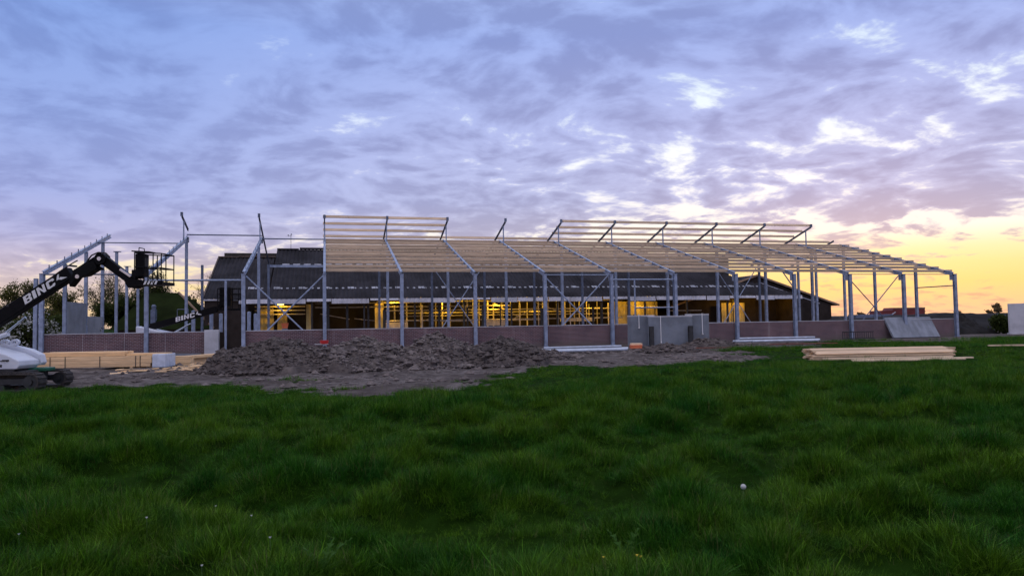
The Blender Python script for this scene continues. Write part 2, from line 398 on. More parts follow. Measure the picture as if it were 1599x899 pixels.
# ------------------------------------------------------------------ ground
# where the turf has been dug away for the building work (metres, camera at the origin looking along +Y)
SOIL = [(-60, 20.2), (-22, 20.6), (-14.4, 20.9), (-13.4, 22.5), (-11.9, 22.9), (-9.5, 23.3), (-7.6, 22.4), (-6.6, 20.6), (-5.15, 18.7), (-3.3, 18.8), (-1.8, 20.2),
        (-.6, 21.7), (0, 25.6), (.7, 28.6), (2.5, 29.1), (4.8, 28.3), (7.6, 29.6), (11, 32), (11.7, 36.5), (12.1, 40.2), (14.5, 42.2), (17.6, 43.5), (20, 50.2), (23.7, 54.2),
        (26.4, 50.5), (27.4, 46.4), (31.8, 49.2), (36, 55), (41, 59.0), (70, 62), (90, 120), (-80, 120), (-80, 20.2)]
def inside_dist(x, y, poly):
    x = np.asarray(x, float); y = np.asarray(y, float)
    ins = np.zeros(x.shape, bool); dd = np.full(x.shape, 1e9)
    n = len(poly)
    for i in range(n):
        x0, y0 = poly[i]; x1, y1 = poly[(i+1) % n]
        c = ((y0 > y) != (y1 > y)) & (x < (x1-x0)*(y-y0)/((y1-y0) if y1 != y0 else 1e-9) + x0)
        ins ^= c
        dx, dy = x1-x0, y1-y0; t = np.clip(((x-x0)*dx + (y-y0)*dy)/(dx*dx+dy*dy), 0, 1)
        dd = np.minimum(dd, np.hypot(x-x0-t*dx, y-y0-t*dy))
    return np.where(ins, dd, -dd)
def soil_amount(x, y):
    d = inside_dist(x, y, SOIL) + (fbm(np.asarray(x)*.9, np.asarray(y)*.9, 3)-.5)*3.6 + (fbm(np.asarray(x)*3.1, np.asarray(y)*3.1, 2)-.5)*1.6
    return 1/(1+np.exp(-d*4.5))
def tussock(x, y):
    """0..1, the lumpy growth of an old meadow"""
    return np.clip(.5 + (fbm(np.asarray(x)*1.2 + 3, np.asarray(y)*1.45 + 9, 3, .55)-.5)*1.5, 0, 1)
def height(x, y, soil=None):
    x = np.asarray(x, float); y = np.asarray(y, float)
    if soil is None: soil = soil_amount(x, y)
    fld = (tussock(x, y)-.5)*.40 + (fbm(x*.14, y*.14, 2)-.5)*.22
    dug = (fbm(x*.8+40, y*.8, 5, .66)-.5)*.30 - .03
    rim = np.clip(-inside_dist(x, y, SOIL)/7.0, 0, 1); fld = fld*(.3+.7*rim) - .04*(1-rim)
    fld = fld*(1-.75*np.exp(-(((x-15.3)/7)**2 + ((y-27.5)/7)**2)))
    near = np.clip((48-y)/10, 0, 1)*np.clip((90-np.hypot(x, y))/40, 0, 1)
    return (fld*(1-soil) + dug*soil)*near - .015

def ground_sheet():
    def axis(lo, hi, step, far, near_side=None):
        a = list(np.arange(lo, hi + 1e-6, step)); s = step; p = hi
        while p < far: s *= 1.35; p += s; a.append(p)
        s = step; p = lo; pre = []
        while p > -(near_side or far): s *= 1.35; p -= s; pre.append(p)
        return np.array(pre[::-1] + a)
    xs = axis(-28, 34, .22, 5000); ys = axis(3.0, 56, .22, 6500, 3000)
    X, Y = np.meshgrid(xs, ys); so = soil_amount(X, Y); Z = height(X, Y, so)
    nx, ny = len(xs), len(ys)
    me = bpy.data.meshes.new('ground')
    co = np.stack([X.ravel(), Y.ravel(), Z.ravel()], 1)
    i = np.arange(nx*ny).reshape(ny, nx)
    q = np.stack([i[:-1, :-1], i[:-1, 1:], i[1:, 1:], i[1:, :-1]], -1).reshape(-1, 4)
    me.vertices.add(len(co)); me.vertices.foreach_set('co', co.ravel())
    me.loops.add(q.size); me.loops.foreach_set('vertex_index', q.ravel())
    me.polygons.add(len(q)); me.polygons.foreach_set('loop_start', np.arange(0, q.size, 4))
    me.update(calc_edges=True)
    at = me.attributes.new('soil', 'FLOAT', 'POINT'); at.data.foreach_set('value', so.ravel().astype(np.float32))
    me.polygons.foreach_set('use_smooth', np.ones(len(q), bool)); me.materials.append(MATS['ground_surface'])
    o = bpy.data.objects.new('ground', me); col.objects.link(o); tag(o, kind='structure')
ground_sheet()
def gz(x, y): return float(height(np.array([x]), np.array([y]))[0])

# ------------------------------------------------------------------ the new barn: steel frame, timber purlins (local x along the wall, y into the building)
TH = math.atan2(1.2065, 4.779); BAY = math.hypot(1.2065, 4.779); P0 = (-12.06, 47.5, 0)
FR = [-3.28, -2.13, -1] + list(range(11))
frame = empty('steel_barn', P0, TH, label='unfinished galvanised steel barn frame with rows of bare timber purlins', cat='barn frame')
def zf(t): return 5.0 + .2761*t                       # front rafter centre line
def zr(t): return 10.15 - .28*(t - 11.3)              # rear rafter centre line
def column(s, t, z, depth=.24, width=.22, mat='galvanised', base=True):
    c = MB().ibeam((s, t, -.05), (s+random.uniform(-.012, .012), t, z), depth, width, .022, .016).build('column', mat, frame)
    if base: MB().box(s-.17, s+.17, t-.17, t+.17, .0, .03).build('base_plate', mat, c)
    return c
for j in FR:
    s = j*BAY
    c = column(s, 0, 5.0)
    MB().box(s-.12, s+.12, -.155, .155, 5.0, 5.03).box(s-.02, s+.02, .12, .5, 4.55, 4.99).build('haunch_plate', 'galvanised', c)
    if j == -3.28:
        column(s-.34, .1, 4.75, .2, .2)
        for t, z in ((3.95, zf(3.95)-.17), (8.27, zf(8.27)-.17), (12.2, zf(12.2)-.17), (16.0, 7.84), (19.2, 6.9), (23.0, 6.0)):
            g = column(s, t, z, .2, .2)
            if t > 15: MB().box(s-.22, s+.30, t-.15, t+.15, z, z+.05).build('cap_plate', 'galvanised_dull', g)
    elif j == 10:
        for t in (4.05, 8.95, 13.1): column(s, t, zf(t)-.17, .2, .2)
        column(s, 17.35, zr(17.35)-.17, .2, .2); column(s, 20.3, zr(20.3)-.17, .2, .2)
    else:
        ta = 13.2 if j < -2 else (10.9 if j == -1 else 11.3)
        column(s, ta, (zf(ta) if j != -2.13 else 8.75)-.17, .22, .2)
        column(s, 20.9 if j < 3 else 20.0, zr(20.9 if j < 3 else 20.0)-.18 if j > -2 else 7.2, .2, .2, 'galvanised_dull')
    # front rafter
    t1 = 14.2 if j == -3.28 else 13.6
    ra = MB().ibeam((s, .12, zf(.12)), (s, t1, zf(t1)), .28, .16, .016, .012, (0, 0, 1)).build('rafter', 'galvanised', frame)
    for k in range(10 if j < 0 else 0):               # cleats that take the purlins
        t = 1.0 + 1.35*k
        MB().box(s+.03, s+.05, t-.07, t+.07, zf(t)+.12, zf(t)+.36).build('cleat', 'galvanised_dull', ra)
    if j == -3.28: continue
    # rear rafter, running past the ridge to the front
    t1 = 13.9 if j == -2.13 else 21.6
    ts = 11.2 if j < 10 else 14.4
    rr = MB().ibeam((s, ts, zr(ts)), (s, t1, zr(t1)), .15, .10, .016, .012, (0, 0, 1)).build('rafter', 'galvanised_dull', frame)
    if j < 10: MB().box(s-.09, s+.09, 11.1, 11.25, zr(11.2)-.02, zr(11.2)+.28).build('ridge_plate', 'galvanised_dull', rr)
    if j < 10: MB().beam((s, 12.0, zf(12.0)), (s, 12.0, zr(12.0)), .09, .09).build('ridge_strut', 'galvanised', frame)
    MB().box(s-.10, s+.10, 13.35, 13.75, zf(13.5)-.32, zf(13.5)+.10).build('ridge_bracket', 'galvanised_dull', frame)

def purlin(s0, s1, t, z, slope, mat='timber'):
    L = s1 - s0; n = random.uniform
    o = MB().box(-L/2, L/2, -.036, .036, -.1, .1).build('purlin', mat, frame)
    o.location = ((s0+s1)/2, t, z + n(-.008, .008)); o.rotation_euler = (slope + n(-.015, .015), n(-.0012, .0012), n(-.0015, .0015))
for b in range(10):
    e = .0 if b < 9 else .55
    for k in range(10):
        t = 1.0 + 1.35*k
        purlin(b*BAY + .09, (b+1)*BAY - .09, t, zf(t)+.06, math.atan(.2761))
        if b == 9: purlin((b+1)*BAY + .09, (b+1)*BAY + .75, t, zf(t)+.06, math.atan(.2761))
    for k in range(8):
        if k < 3 and b in (2, 3, 9): continue
        t = 11.35 + 1.30*k
        purlin(b*BAY + (.02 if b else -.12), (b+1)*BAY - .02 + e*.3 + (.12 if (k < 3 and b in (1, 8)) else 0), t, zr(t)+.21, -math.atan(.28))
def tie(p, q, r=.045, mat='galvanised_dull', name='tie_tube'):
    return MB().tube(p, q, r, n=8).build(name, mat, frame)
S = lambda j: j*BAY
def xbrace(j0, j1, t, z1, mat='galvanised', r=.05):
    for a, b in ((j0, j1), (j1, j0)):
        tie((S(a)+(.1 if a < b else -.1), t + (.03 if a < b else -.03), z1), (S(b)-(.1 if a < b else -.1), t + (.03 if a < b else -.03), .15), r, mat, 'cross_brace')
xbrace(-1, 0, .45, 4.9); xbrace(3, 4, .45, 4.9); xbrace(8, 9, .45, 4.9, 'galvanised_dull', .04)
xbrace(2, 3, 20.6, 7.0, 'galvanised'); xbrace(8, 9, 20.4, 7.0, 'galvanised')
tie((S(-3.28), 0, 4.98), (S(-2.13), 0, 4.98)); tie((S(-3.28), 11, zf(11)+.02), (S(-2.13), 11, zf(11)+.02), .04)
tie((S(-2.13), 13.4, 9.0), (S(-1), 13.4, 9.0), .05); tie((S(-1), 13.4, 8.75), (S(0), 13.4, 8.75), .05)
tie((S(-2.13), 0, 4.62), (S(-1), 0, 4.62), .06, 'galvanised')
tie((S(-1)-1.05, 0, 0), (S(-1)-1.05, 0, 4.6), .075, 'galvanised', 'door_post')
tie((S(3), 0, 4.95), (S(4), 0, 4.95), .04, 'galvanised')
tie((S(4), -.02, 4.62), (S(5), -.02, 4.62), .05, 'galvanised'); tie((S(4)+1.75, -.02, 1.45), (S(4)+1.75, -.02, 4.6), .06, 'galvanised', 'door_post')
tie((S(4)+1.75, -.02, 2.6), (S(5), -.02, 2.6), .05, 'galvanised')
tie((S(8), 0, 5.0), (S(10), 0, 5.0), .03); tie((S(10), 0, 4.1), (S(10), 4.0, 4.1), .045)
for j in range(-1, 10):
    MB().beam((S(j), 21.3 if j < 3 else 20.5, 7.15), (S(j+1)-.02, 21.3 if j < 3 else 20.5, 7.15), .10, .22).build('rear_eave_beam', 'galvanised', frame)
for j in (7,):
    tie((S(j), .1, 4.0), (S(j), 1.4, zf(1.4)-.12), .045)
# gable panels between the left end columns (they close the end of the barn)
for t0, t1, h in ((4.07, 8.15, 3.5), (8.39, 12.08, 2.6)):
    o = MB().box(S(-3.28)-.06, S(-3.28)+.06, t0, t1, 0, h).build('gable_panel', 'concrete', frame); 

# ------------------------------------------------------------------ low brick-faced wall behind the front columns
wall = empty('brick_wall', P0, TH, label='low purple-red brick wall with pale coping along the barn front', cat='wall')
WT0, WT1, WH = .15, .31, 1.41
def wall_run(s0, s1, n):
    L = (s1-s0)/n
    for i in range(n):
        a, b = s0 + i*L + .006, s0 + (i+1)*L - .006
        p = MB().box(a, b, WT0, WT1, -.1, WH).build('wall_panel', 'brick_face', wall)
        MB().box(a+.001, b-.001, WT0-.015, WT1+.02, WH+.001, WH+.05).build('coping', 'concrete_light', p)
        if i: MB().box(a-.012, a, WT0-.004, WT1-.01, -.1, WH-.002).build('joint', 'concrete_light', p)
wall_run(S(-3.28)-.12, S(-1.46), 4)
wall_run(S(-1)+.05, S(10)+.1, 11)
MB().box(S(-3.28), S(-1.5), -.14, .12, -.1, .12).build('footing', 'concrete', wall)
pl = MB().box(S(-1.455), S(-1.455)+.82, -.35, .34, -.1, 1.55).build('concrete_block', 'concrete_light', None, bevel=.012)
pl.location = P0; pl.rotation_euler = (0, 0, TH)
tag(pl, 'pale square concrete block at the left gateway of the brick wall', 'concrete block')
gb = MB().box(S(-1.455)+.83, S(-1)-.13, .2, .26, 0, 1.40).build('shutter_board', 'dark_wall', None); gb.location = P0; gb.rotation_euler = (0, 0, TH)
tag(gb, 'dark brown board closing the gap beside the concrete block', 'board')

# short stub posts standing behind the left stretch of wall
def stub(s, t, z, lab):
    o = MB().tube((0, 0, 0), (0, 0, z), .13, n=10).tube((0, 0, z), (0, 0, z+.03), .11, .04, 10).build('stub_post', 'galvanised', None, smooth=False)
    th = TH; o.location = (P0[0]+math.cos(th)*s-math.sin(th)*t, P0[1]+math.sin(th)*s+math.cos(th)*t, 0)
    tag(o, lab, 'post', 'short posts behind the left wall')
for (s, z), w in zip(((-8.82, 2.86), (-7.65, 2.63), (-7.03, 2.62)), ('leftmost', 'middle', 'rightmost')): stub(s, 6, z, w + ' of three short galvanised posts behind the wall near the concrete block')
for (s, z), w in zip(((-5.17, 2.73), (-4.74, 2.59)), ('left', 'right')): stub(s, 6, z, w + ' one of two short galvanised posts in front of the yellow sheets')

# ------------------------------------------------------------------ the old barn behind: dark corrugated roof, open lit front
old = empty('old_barn', P0, TH, label='old barn with dark corrugated roof and yellow lit open front', cat='barn')
TE, ZE, PIT, RW = 28.0, 4.40, .45, 14.0
SL, SM, SR, SH = -11.5, -5.45, 54.7, 41.7          # left end, step, right corner, start of the hip
def wmax(s): return 11.3 if s < SM else (RW if s < SH else RW*(SR-s)/(SR-SH))
def corr_slope(s0, s1, step):
    mb = MB(); ss = np.arange(s0, s1, step); prev = None
    for i, s in enumerate(ss):
        dz = .075*math.sin(i*math.pi/2) if True else 0
        w = max(wmax(s), .05)
        vs = [(s, TE+w*f, ZE+PIT*w*f+dz) for f in (0, .5, 1)]
        mb.v += vs; n = len(mb.v)
        if i:
            for k in range(2): mb.f.append((n-6+k, n-3+k, n-2+k, n-5+k))
    return mb
roof = corr_slope(SM, SR, .11).build('roof', 'roof_sheet', old)
roof2 = corr_slope(SL, SM-.001, .11).build('roof', 'roof_sheet', old)
zr0 = ZE+PIT*RW
MB().add([(SM, TE+RW, zr0), (SH, TE+RW, zr0), (SR, TE+2*RW, ZE), (SM, TE+2*RW, ZE)], [(0, 1, 2, 3)]).build('roof', 'roof_sheet', old)
MB().add([(SR, TE, ZE), (SR, TE+2*RW, ZE), (SH, TE+RW, zr0)], [(0, 1, 2)]).build('roof', 'roof_sheet', old)
zl = ZE+PIT*11.3
MB().add([(SL, TE+11.3, zl), (SM, TE+11.3, zl), (SM, TE+22.6, ZE), (SL, TE+22.6, ZE)], [(0, 1, 2, 3)]).build('roof', 'roof_sheet', old)
MB().add([(SM, TE+11.3, zl), (SM, TE+RW, zr0), (SM, TE+2*RW, ZE), (SM, TE+22.6, ZE)], [(0, 1, 2, 3)]).build('roof_gable', 'roof_trim', old)
MB().beam((SM, TE+RW, zr0+.06), (-3.0, TE+RW, zr0+.06), .5, .14).build('ridge_cap', 'roof_sheet', roof)
MB().beam((-2.9, TE+RW, zr0+.14), (SH, TE+RW, zr0+.14), .5, .20).build('ridge_cap', 'roof_sheet', roof)
MB().beam((SL, TE+11.3, zl+.06), (-9.4, TE+11.3, zl+.06), .5, .14).beam((-9.4, TE+11.3, zl+.13), (SM, TE+11.3, zl+.13), .5, .18).build('ridge_cap', 'roof_trim', roof2)
MB().beam((SL-.04, TE-.2, ZE-.05), (SL-.04, TE+11.3, zl+.05), .12, .26).build('verge', 'roof_trim', roof2)
# rooflights
k = 0; s = -7.6
while s < 51:
    for w, h, ww in ((2.4, .45 if k % 4 == 0 else .26, .62 if k % 4 == 0 else .26),):
        m = MB(); z0 = ZE+PIT*w+.06; m.add([(s, TE+w, z0), (s+ww, TE+w, z0), (s+ww, TE+w+h, z0+PIT*h), (s, TE+w+h, z0+PIT*h),
              (s, TE+w, z0-.05), (s+ww, TE+w, z0-.05), (s+ww, TE+w+h, z0+PIT*h-.05), (s, TE+w+h, z0+PIT*h-.05)],
              [(0, 1, 2, 3), (0, 4, 5, 1), (1, 5, 6, 2), (2, 6, 7, 3), (3, 7, 4, 0)])
        if wmax(s) > w+1: m.build('rooflight', 'skylight', roof if s > SM else roof2)
    s += .62; k += 1
s = -4.6
while s < 40:
    w, h = 8.5, .8; z0 = ZE+PIT*w+.07
    MB().add([(s, TE+w, z0), (s+.75, TE+w, z0), (s+.75, TE+w+h, z0+PIT*h), (s, TE+w+h, z0+PIT*h), (s, TE+w, z0-.06), (s+.75, TE+w, z0-.06),
              (s+.75, TE+w+h, z0+PIT*h-.06), (s, TE+w+h, z0+PIT*h-.06)], [(0, 1, 2, 3), (0, 4, 5, 1), (1, 5, 6, 2), (2, 6, 7, 3), (3, 7, 4, 0)]).build('rooflight', 'skylight', roof)
    s += 1.15
# pale sheets hanging from the eave
s = -8.2; i = 0
while s < 54:
    L = [2.9, 3.4, 2.4, 3.8][i % 4]; top = ZE-.02; bot = ZE - [.46, .50, .30, .52, .44][i % 5]
    if i == 4 or i == 7: bot = ZE-.22
    m = MB(); n = int(L/.12); tt = TE-.12 + .03*(i % 2)
    for q in range(n+1):
        y = tt + .035*math.sin(q*math.pi/2); m.v += [(s+q*.12, y+.10, top), (s+q*.12, y, bot)]
        if q: c = len(m.v); m.f.append((c-4, c-3, c-1, c-2))
    m.build('eave_sheet', 'eave_sheet', old); s += L + .05; i += 1
MB().beam((SL, TE-.05, ZE-.06), (-8.3, TE-.05, ZE-.06), .12, .14).build('gutter', 'eave_sheet', old)
# enclosing walls, inner back wall and floor
MB().box(SL+.1, -7.4, TE+.12, TE+.24, 0, ZE-.1).build('end_wall', 'dark_wall', old)
MB().box(SL+.1, SL+.22, TE+.25, TE+20, 0, ZE-.1).build('end_wall', 'dark_wall', old)
MB().box(SL, SR, TE+15.5, TE+15.7, 0, ZE+6.0).build('back_wall', 'barn_inner', old)
MB().box(SR-.4, SR-.2, TE+.3, TE+15.4, 0, ZE-.1).build('end_wall', 'dark_wall', old)
# posts and pipework of the stalls
rr = random.Random(11)
def post(s, t, z, r=.06, m='stall_steel', z0=0): MB().tube((s, t, z0), (s, t, z), r, n=6).build('stall_post', m, old)
def rail(s0, s1, t, z, r=.05, m='stall_steel', dz=0): MB().tube((s0, t, z), (s1, t, z+dz), r, n=6).build('stall_rail', m, old)
s = -6.5
while s < 53:
    MB().box(s-.09, s+.09, TE+.35, TE+.55, 0, ZE-.15).build('barn_post', 'dark_steel', old); s += 5.2
for s in np.arange(6.2, 33, 1.28): post(s + rr.uniform(-.45, .45), TE+rr.choice([1.6, 3.2, 5.4]), rr.uniform(3.6, 4.6), rr.choice([.05, .06, .085]))
for s in np.arange(6.5, 33, 2.1): post(s + rr.uniform(-.6, .6), TE+rr.uniform(6, 10), 5.2, .08)
for a, b, t, z in ((-1.0, 33, 1.7, 3.95), (-1, 20, 2.4, 3.55), (5.5, 33, 3.3, 3.15), (8, 34, 4.2, 2.55), (5.5, 33, 5.5, 4.2), (5.5, 34, 8.5, 4.6), (6, 33, 2.0, 2.05), (8, 30, 6.0, 2.9),
                   (-7, -2, 3.0, 3.7), (-7, -2, 3.0, 3.3), (-7, -2, 3.0, 2.9)):
    rail(a, b, TE+t, z, rr.choice([.05, .065, .08]))
for s in np.arange(-1.5, 33, .95): MB().box(s-.03+rr.uniform(-.3, .3), s+.03+.0, TE+.9, TE+.96, 0, rr.uniform(3.2, 4.2)).build('stall_post', 'dark_steel', old) if rr.random() < .55 else None
for s0, z, d in ((3.0, 2.35, -.35), (10.5, 2.0, 1.6), (14.5, 3.6, -1.4), (18.2, 3.8, -1.6), (20.4, 2.1, 1.4), (23, 3.9, -1.2), (-.5, 2.9, -.6)): rail(s0, s0+3.0, TE+3.0, z, .05, dz=d)
for a, b, z0, z1, t in ((6.0, 8.6, 1.2, 1.9, 2.6), (12.2, 16.2, 1.9, 2.05, 3.0), (16.8, 19.4, 1.4, 2.1, 2.6), (19.8, 24.5, 1.9, 2.1, 3.4), (26.0, 30, 1.7, 2.0, 3)):
    MB().box(a, b, TE+t, TE+t+.5, z0, z1).build('feed_trough', 'stall_steel', old)
for a, b, z1, t in ((-6.9, -5.2, 3.6, 4.0), (-4.9, -3.9, 3.8, 5.0), (-1.9, -1.3, 3.9, 2.6), (5.1, 6.0, 3.9, 2.3), (32.6, 35.9, 3.9, 3.6), (36.2, 38.6, 3.9, 4.6), (46.2, 49.3, 3.6, 3.0), (49.9, 53.8, 3.9, 4.4)):
    m = MB(); n = int((b-a)/.2); L = (b-a)/n
    for q in range(n+1):
        y = TE+t + (.04 if q % 2 else 0); m.v += [(a+q*L, y, 0), (a+q*L, y, z1)]
        if q: c = len(m.v); m.f.append((c-4, c-2, c-1, c-3))
    m.build('inner_sheet', 'barn_yellow', old)
for s in (34.0, 35.0, 37.4, 47.6, 51.8): MB().box(s-.05, s+.05, TE+2.7, TE+2.8, 0, 4.0).build('barn_post', 'dark_steel', old)
for s in (33.2, 34.6, 36.4, 37.6): rail(s, s+1.3, TE+2.6, 3.3+.2*math.sin(s*5), .05)
rail(38.6, 43, TE+2, 2.75, .05)
# lamps inside the barn
def lamp(s, t, z, power, lab, colr=(1.0, .50, .035)):
    th = TH; w = (P0[0]+math.cos(th)*s-math.sin(th)*t, P0[1]+math.sin(th)*s+math.cos(th)*t, z)
    o = empty('barn_lamp', w, TH, label=lab, cat='lamp', group='lamps inside the old barn')
    MB().box(-.35, .35, -.08, .08, .02, .1).build('housing', 'lamp_housing', o)
    MB().tube((-.3, 0, -.005), (.3, 0, -.005), .022, n=8).build('tube', 'lamp_glow', o)
    MB().tube((0, 0, .1), (0, 0, max(.2, ZE+PIT*(t-TE)-z-.1)), .012, n=5).build('hanger', 'dark_steel', o)
    d = bpy.data.lights.new('barn_lamp_light', 'POINT'); d.energy = power; d.color = colr; d.shadow_soft_size = .12
    l = bpy.data.objects.new('barn_lamp_light', d); col.objects.link(l); l.parent = o; l.location = (0, 0, -.12)
ORD = iter('first second third fourth fifth sixth seventh eighth last'.split())
for s, t, z, p in ((-4.4, TE+2.2, 3.9, 130), (7.0, TE+1.3, 4.3, 300), (13.0, TE+4.4, 4.4, 500), (18.5, TE+2.2, 4.4, 500), (24.0, TE+4.6, 4.5, 420), (30.0, TE+2.2, 4.4, 320),
                   (36.0, TE+1.6, 4.4, 270), (47.8, TE+1.4, 4.3, 190), (52.0, TE+1.5, 4.2, 60)): lamp(s, t, z, p, 'sodium-yellow lamp inside the old barn, %s from the left' % next(ORD))

# weather mast on the old roof
def bpos(s, t, z=0): return (P0[0]+math.cos(TH)*s-math.sin(TH)*t, P0[1]+math.sin(TH)*s+math.cos(TH)*t, z)
mast = empty('weather_mast', bpos(-3.9, TE+RW, zr0), TH, label='thin weather mast with small wind cups on the old barn ridge', cat='mast')
MB().tube((0, 0, 0), (0, 0, 1.75), .025, n=6).build('pole', 'dark_steel', mast)
MB().beam((-.3, 0, 1.62), (.1, 0, 1.62), .03, .03).build('arm', 'dark_steel', mast)
m = MB().lathe((-.3, 0, 1.66), [(0, -.02), (.08, .02), (.06, .1), (0, .12)], 8).lathe((.05, 0, 1.75), [(0, 0), (.09, .03), (.07, .12), (0, .14)], 8).build('wind_cup', 'dark_steel', mast)

# gabled shed at the right end of the old barn
shed = empty('gabled_shed', P0, TH, label='dark gabled shed with brown verge right of the old barn', cat='shed')
T2 = 32.0
m = MB()
ga = [(40.5, 0), (62.2, 0), (62.2, 3.35), (51.6, 6.82), (40.5, 3.2)]
wn = [(55.3, 1.2), (56.5, 1.2), (56.5, 2.95), (55.3, 2.95)]
MB().prism([(40.5, 0), (55.3, 0), (55.3, 5.6), (51.6, 6.82), (40.5, 3.2)], 'y', T2, T2+.2).build('wall', 'dark_wall', shed)
MB().prism([(56.5, 0), (62.2, 0), (62.2, 3.35), (56.5, 5.21)], 'y', T2, T2+.2).build('wall', 'dark_wall', shed)
MB().prism([(55.3, 2.95), (56.5, 2.95), (56.5, 5.21), (55.3, 5.6)], 'y', T2, T2+.2).build('wall', 'dark_wall', shed)
MB().prism([(55.3, 0), (56.5, 0), (56.5, 1.9), (55.3, 1.9)], 'y', T2, T2+.2).build('wall', 'dark_wall', shed)
MB().box(62.0, 62.2, T2+.2, T2+9, 0, 3.3).build('wall', 'dark_wall', shed)
for a, b in (((51.6, 6.98), (63.2, 3.22)), ((51.6, 6.98), (40.0, 3.22))):
    r_ = MB().beam((a[0], T2-.3, a[1]), (b[0], T2-.3, b[1]), .08, .22, (0, 0, 1)).build('verge', 'verge_board', shed)
    m = MB().add([(a[0], T2-.2, a[1]+.06), (b[0], T2-.2, b[1]+.06), (b[0], T2+12, b[1]+.06), (a[0], T2+12, a[1]+.06),
              (a[0], T2-.2, a[1]-.06), (b[0], T2-.2, b[1]-.06), (b[0], T2+12, b[1]-.06), (a[0], T2+12, a[1]-.06)],
             [(0, 1, 2, 3), (4, 7, 6, 5), (0, 4, 5, 1), (1, 5, 6, 2), (2, 6, 7, 3), (3, 7, 4, 0)]).build('roof', 'roof_sheet', shed)
MB().beam((52.2, T2-.08, 6.05), (60.5, T2-.08, 3.45), .05, .10).build('trim', 'eave_sheet', shed)

# ------------------------------------------------------------------ boom lifts
GLYPH = {'B': [[(0, 0), (.34, 0), (.34, 1), (0, 1)], [(.34, 0), (.86, 0), (1, .1), (.34, .2)], [(.34, .4), (.9, .4), (.9, .6), (.34, .6)], [(.34, .8), (1, .9), (.86, 1), (.34, 1)],
               [(.68, .17), (1, .1), (1, .42), (.9, .4), (.68, .4)], [(.68, .6), (.9, .6), (1, .58), (1, .9), (.68, .85)]],
         'I': [[(0, 0), (.42, 0), (.42, 1), (0, 1)]],
         'N': [[(0, 0), (.30, 0), (.30, 1), (0, 1)], [(.75, 0), (1.05, 0), (1.05, 1), (.75, 1)], [(.30, .62), (.75, 0), (.75, .38), (.30, 1)]],
         'C': [[(0, .14), (.33, .30), (.33, .70), (0, .86)], [(0, .14), (.16, 0), (.92, 0), (1.05, .14), (.75, .24), (.33, .24), (.33, .30)], [(0, .86), (.33, .70), (.33, .76), (.75, .76), (1.05, .86), (.92, 1), (.16, 1)],
               [(.75, .24), (1.05, .14), (1.05, .34), (.75, .34)], [(.75, .66), (1.05, .66), (1.05, .86), (.75, .76)]],
         'K': [[(.06, .42), (.38, .42), (.58, 1), (.34, 1)], [(.36, .40), (.60, .58), (1.40, .06), (.62, .20)]]}
def letters(txt, size, mat, parent, loc, ang, stretch, y0=-.006):
    ca, sa = math.cos(ang), math.sin(ang); pen = 0
    for ch in txt:
        m = MB()
        for i, poly in enumerate(GLYPH[ch]):
            pts = []
            for x, y in poly:
                a = pen + (x*.80 + y*.16)*size*stretch; b = y*size*.80
                pts.append((loc[0] + a*ca - b*sa, loc[2] + a*sa + b*ca))
            m.prism(pts, 'y', loc[1] + y0, loc[1] + .003)
        m.build('letter', mat, parent)
        pen += {'I': .50, 'C': 1.0, 'N': 1.02}.get(ch, .95)*size*stretch
def track(x0, x1, y0, y1, z0, z1, root):
    """crawler track: belt of shoes round two end wheels"""
    r = (z1-z0)/2; zc = (z0+z1)/2; n = 12
    out = [(x1-r + r*math.cos(a), zc + r*math.sin(a)) for a in np.linspace(-math.pi/2, math.pi/2, n)] + \
          [(x0+r + r*math.cos(a), zc + r*math.sin(a)) for a in np.linspace(math.pi/2, 1.5*math.pi, n)]
    inn = [(x1-r + (r-.05)*math.cos(a), zc + (r-.05)*math.sin(a)) for a in np.linspace(-math.pi/2, math.pi/2, n)] + \
          [(x0+r + (r-.05)*math.cos(a), zc + (r-.05)*math.sin(a)) for a in np.linspace(math.pi/2, 1.5*math.pi, n)]
    m = MB(); k = len(out)
    for y in (y0, y1):
        m.v += [(p[0], y, p[1]) for p in out] + [(p[0], y, p[1]) for p in inn]
    for i in range(k):
        j = (i+1) % k
        m.f += [(i, j, 2*k+j, 2*k+i), (k+i, 3*k+i, 3*k+j, k+j), (i, k+i, k+j, j), (2*k+i, 2*k+j, 3*k+j, 3*k+i)]
    b = m.build('track', 'rubber', root)
    per = [Vector((p[0], 0, p[1])) for p in out]; d = [0]
    for i in range(k): d.append(d[-1] + (per[(i+1) % k]-per[i]).length)
    nsh = int(d[-1]/.13); g = MB()
    for q in range(nsh):
        L = d[-1]*q/nsh; i = max(a for a in range(k) if d[a] <= L); p = per[i].lerp(per[(i+1) % k], (L-d[i])/max(1e-6, d[i+1]-d[i]))
        tn = (per[(i+1) % k]-per[i]).normalized(); nrm = Vector((tn.z, 0, -tn.x)); c = p + nrm*.012
        g.beam(c + Vector((0, y0+.02, 0)), c + Vector((0, y1-.02, 0)), .05, .035, nrm)
    g.build('track_shoe', 'rubber', b)
    for cx in (x0+r, x1-r):
        MB().tube((cx, y0+.03, zc), (cx, y1-.03, zc), r-.07, n=18).tube((cx, y0-.01, zc), (cx, y0+.02, zc), .09, n=12).build('track_wheel', 'dark_steel', b, smooth=False)
    for q in range(3):
        cx = x0 + 2*r + (x1-x0-4*r)*(q+.5)/3
        MB().tube((cx, y0+.05, z0+.12), (cx, y1-.05, z0+.12), .075, n=12).build('track_wheel', 'dark_steel', b)
    MB().box(x0+r, x1-r, y0+.06, y1-.06, zc-.06, zc+.10).build('track_frame', 'dark_steel', b)

def lift(base, K, lab, yb, detailed=True):
    """tracked boom lift; coordinates in metres about its base, K scales the whole"""
    root = empty('boom_lift', base, 0, label=lab, cat='boom lift'); root.scale = (K, K, K)
    return root

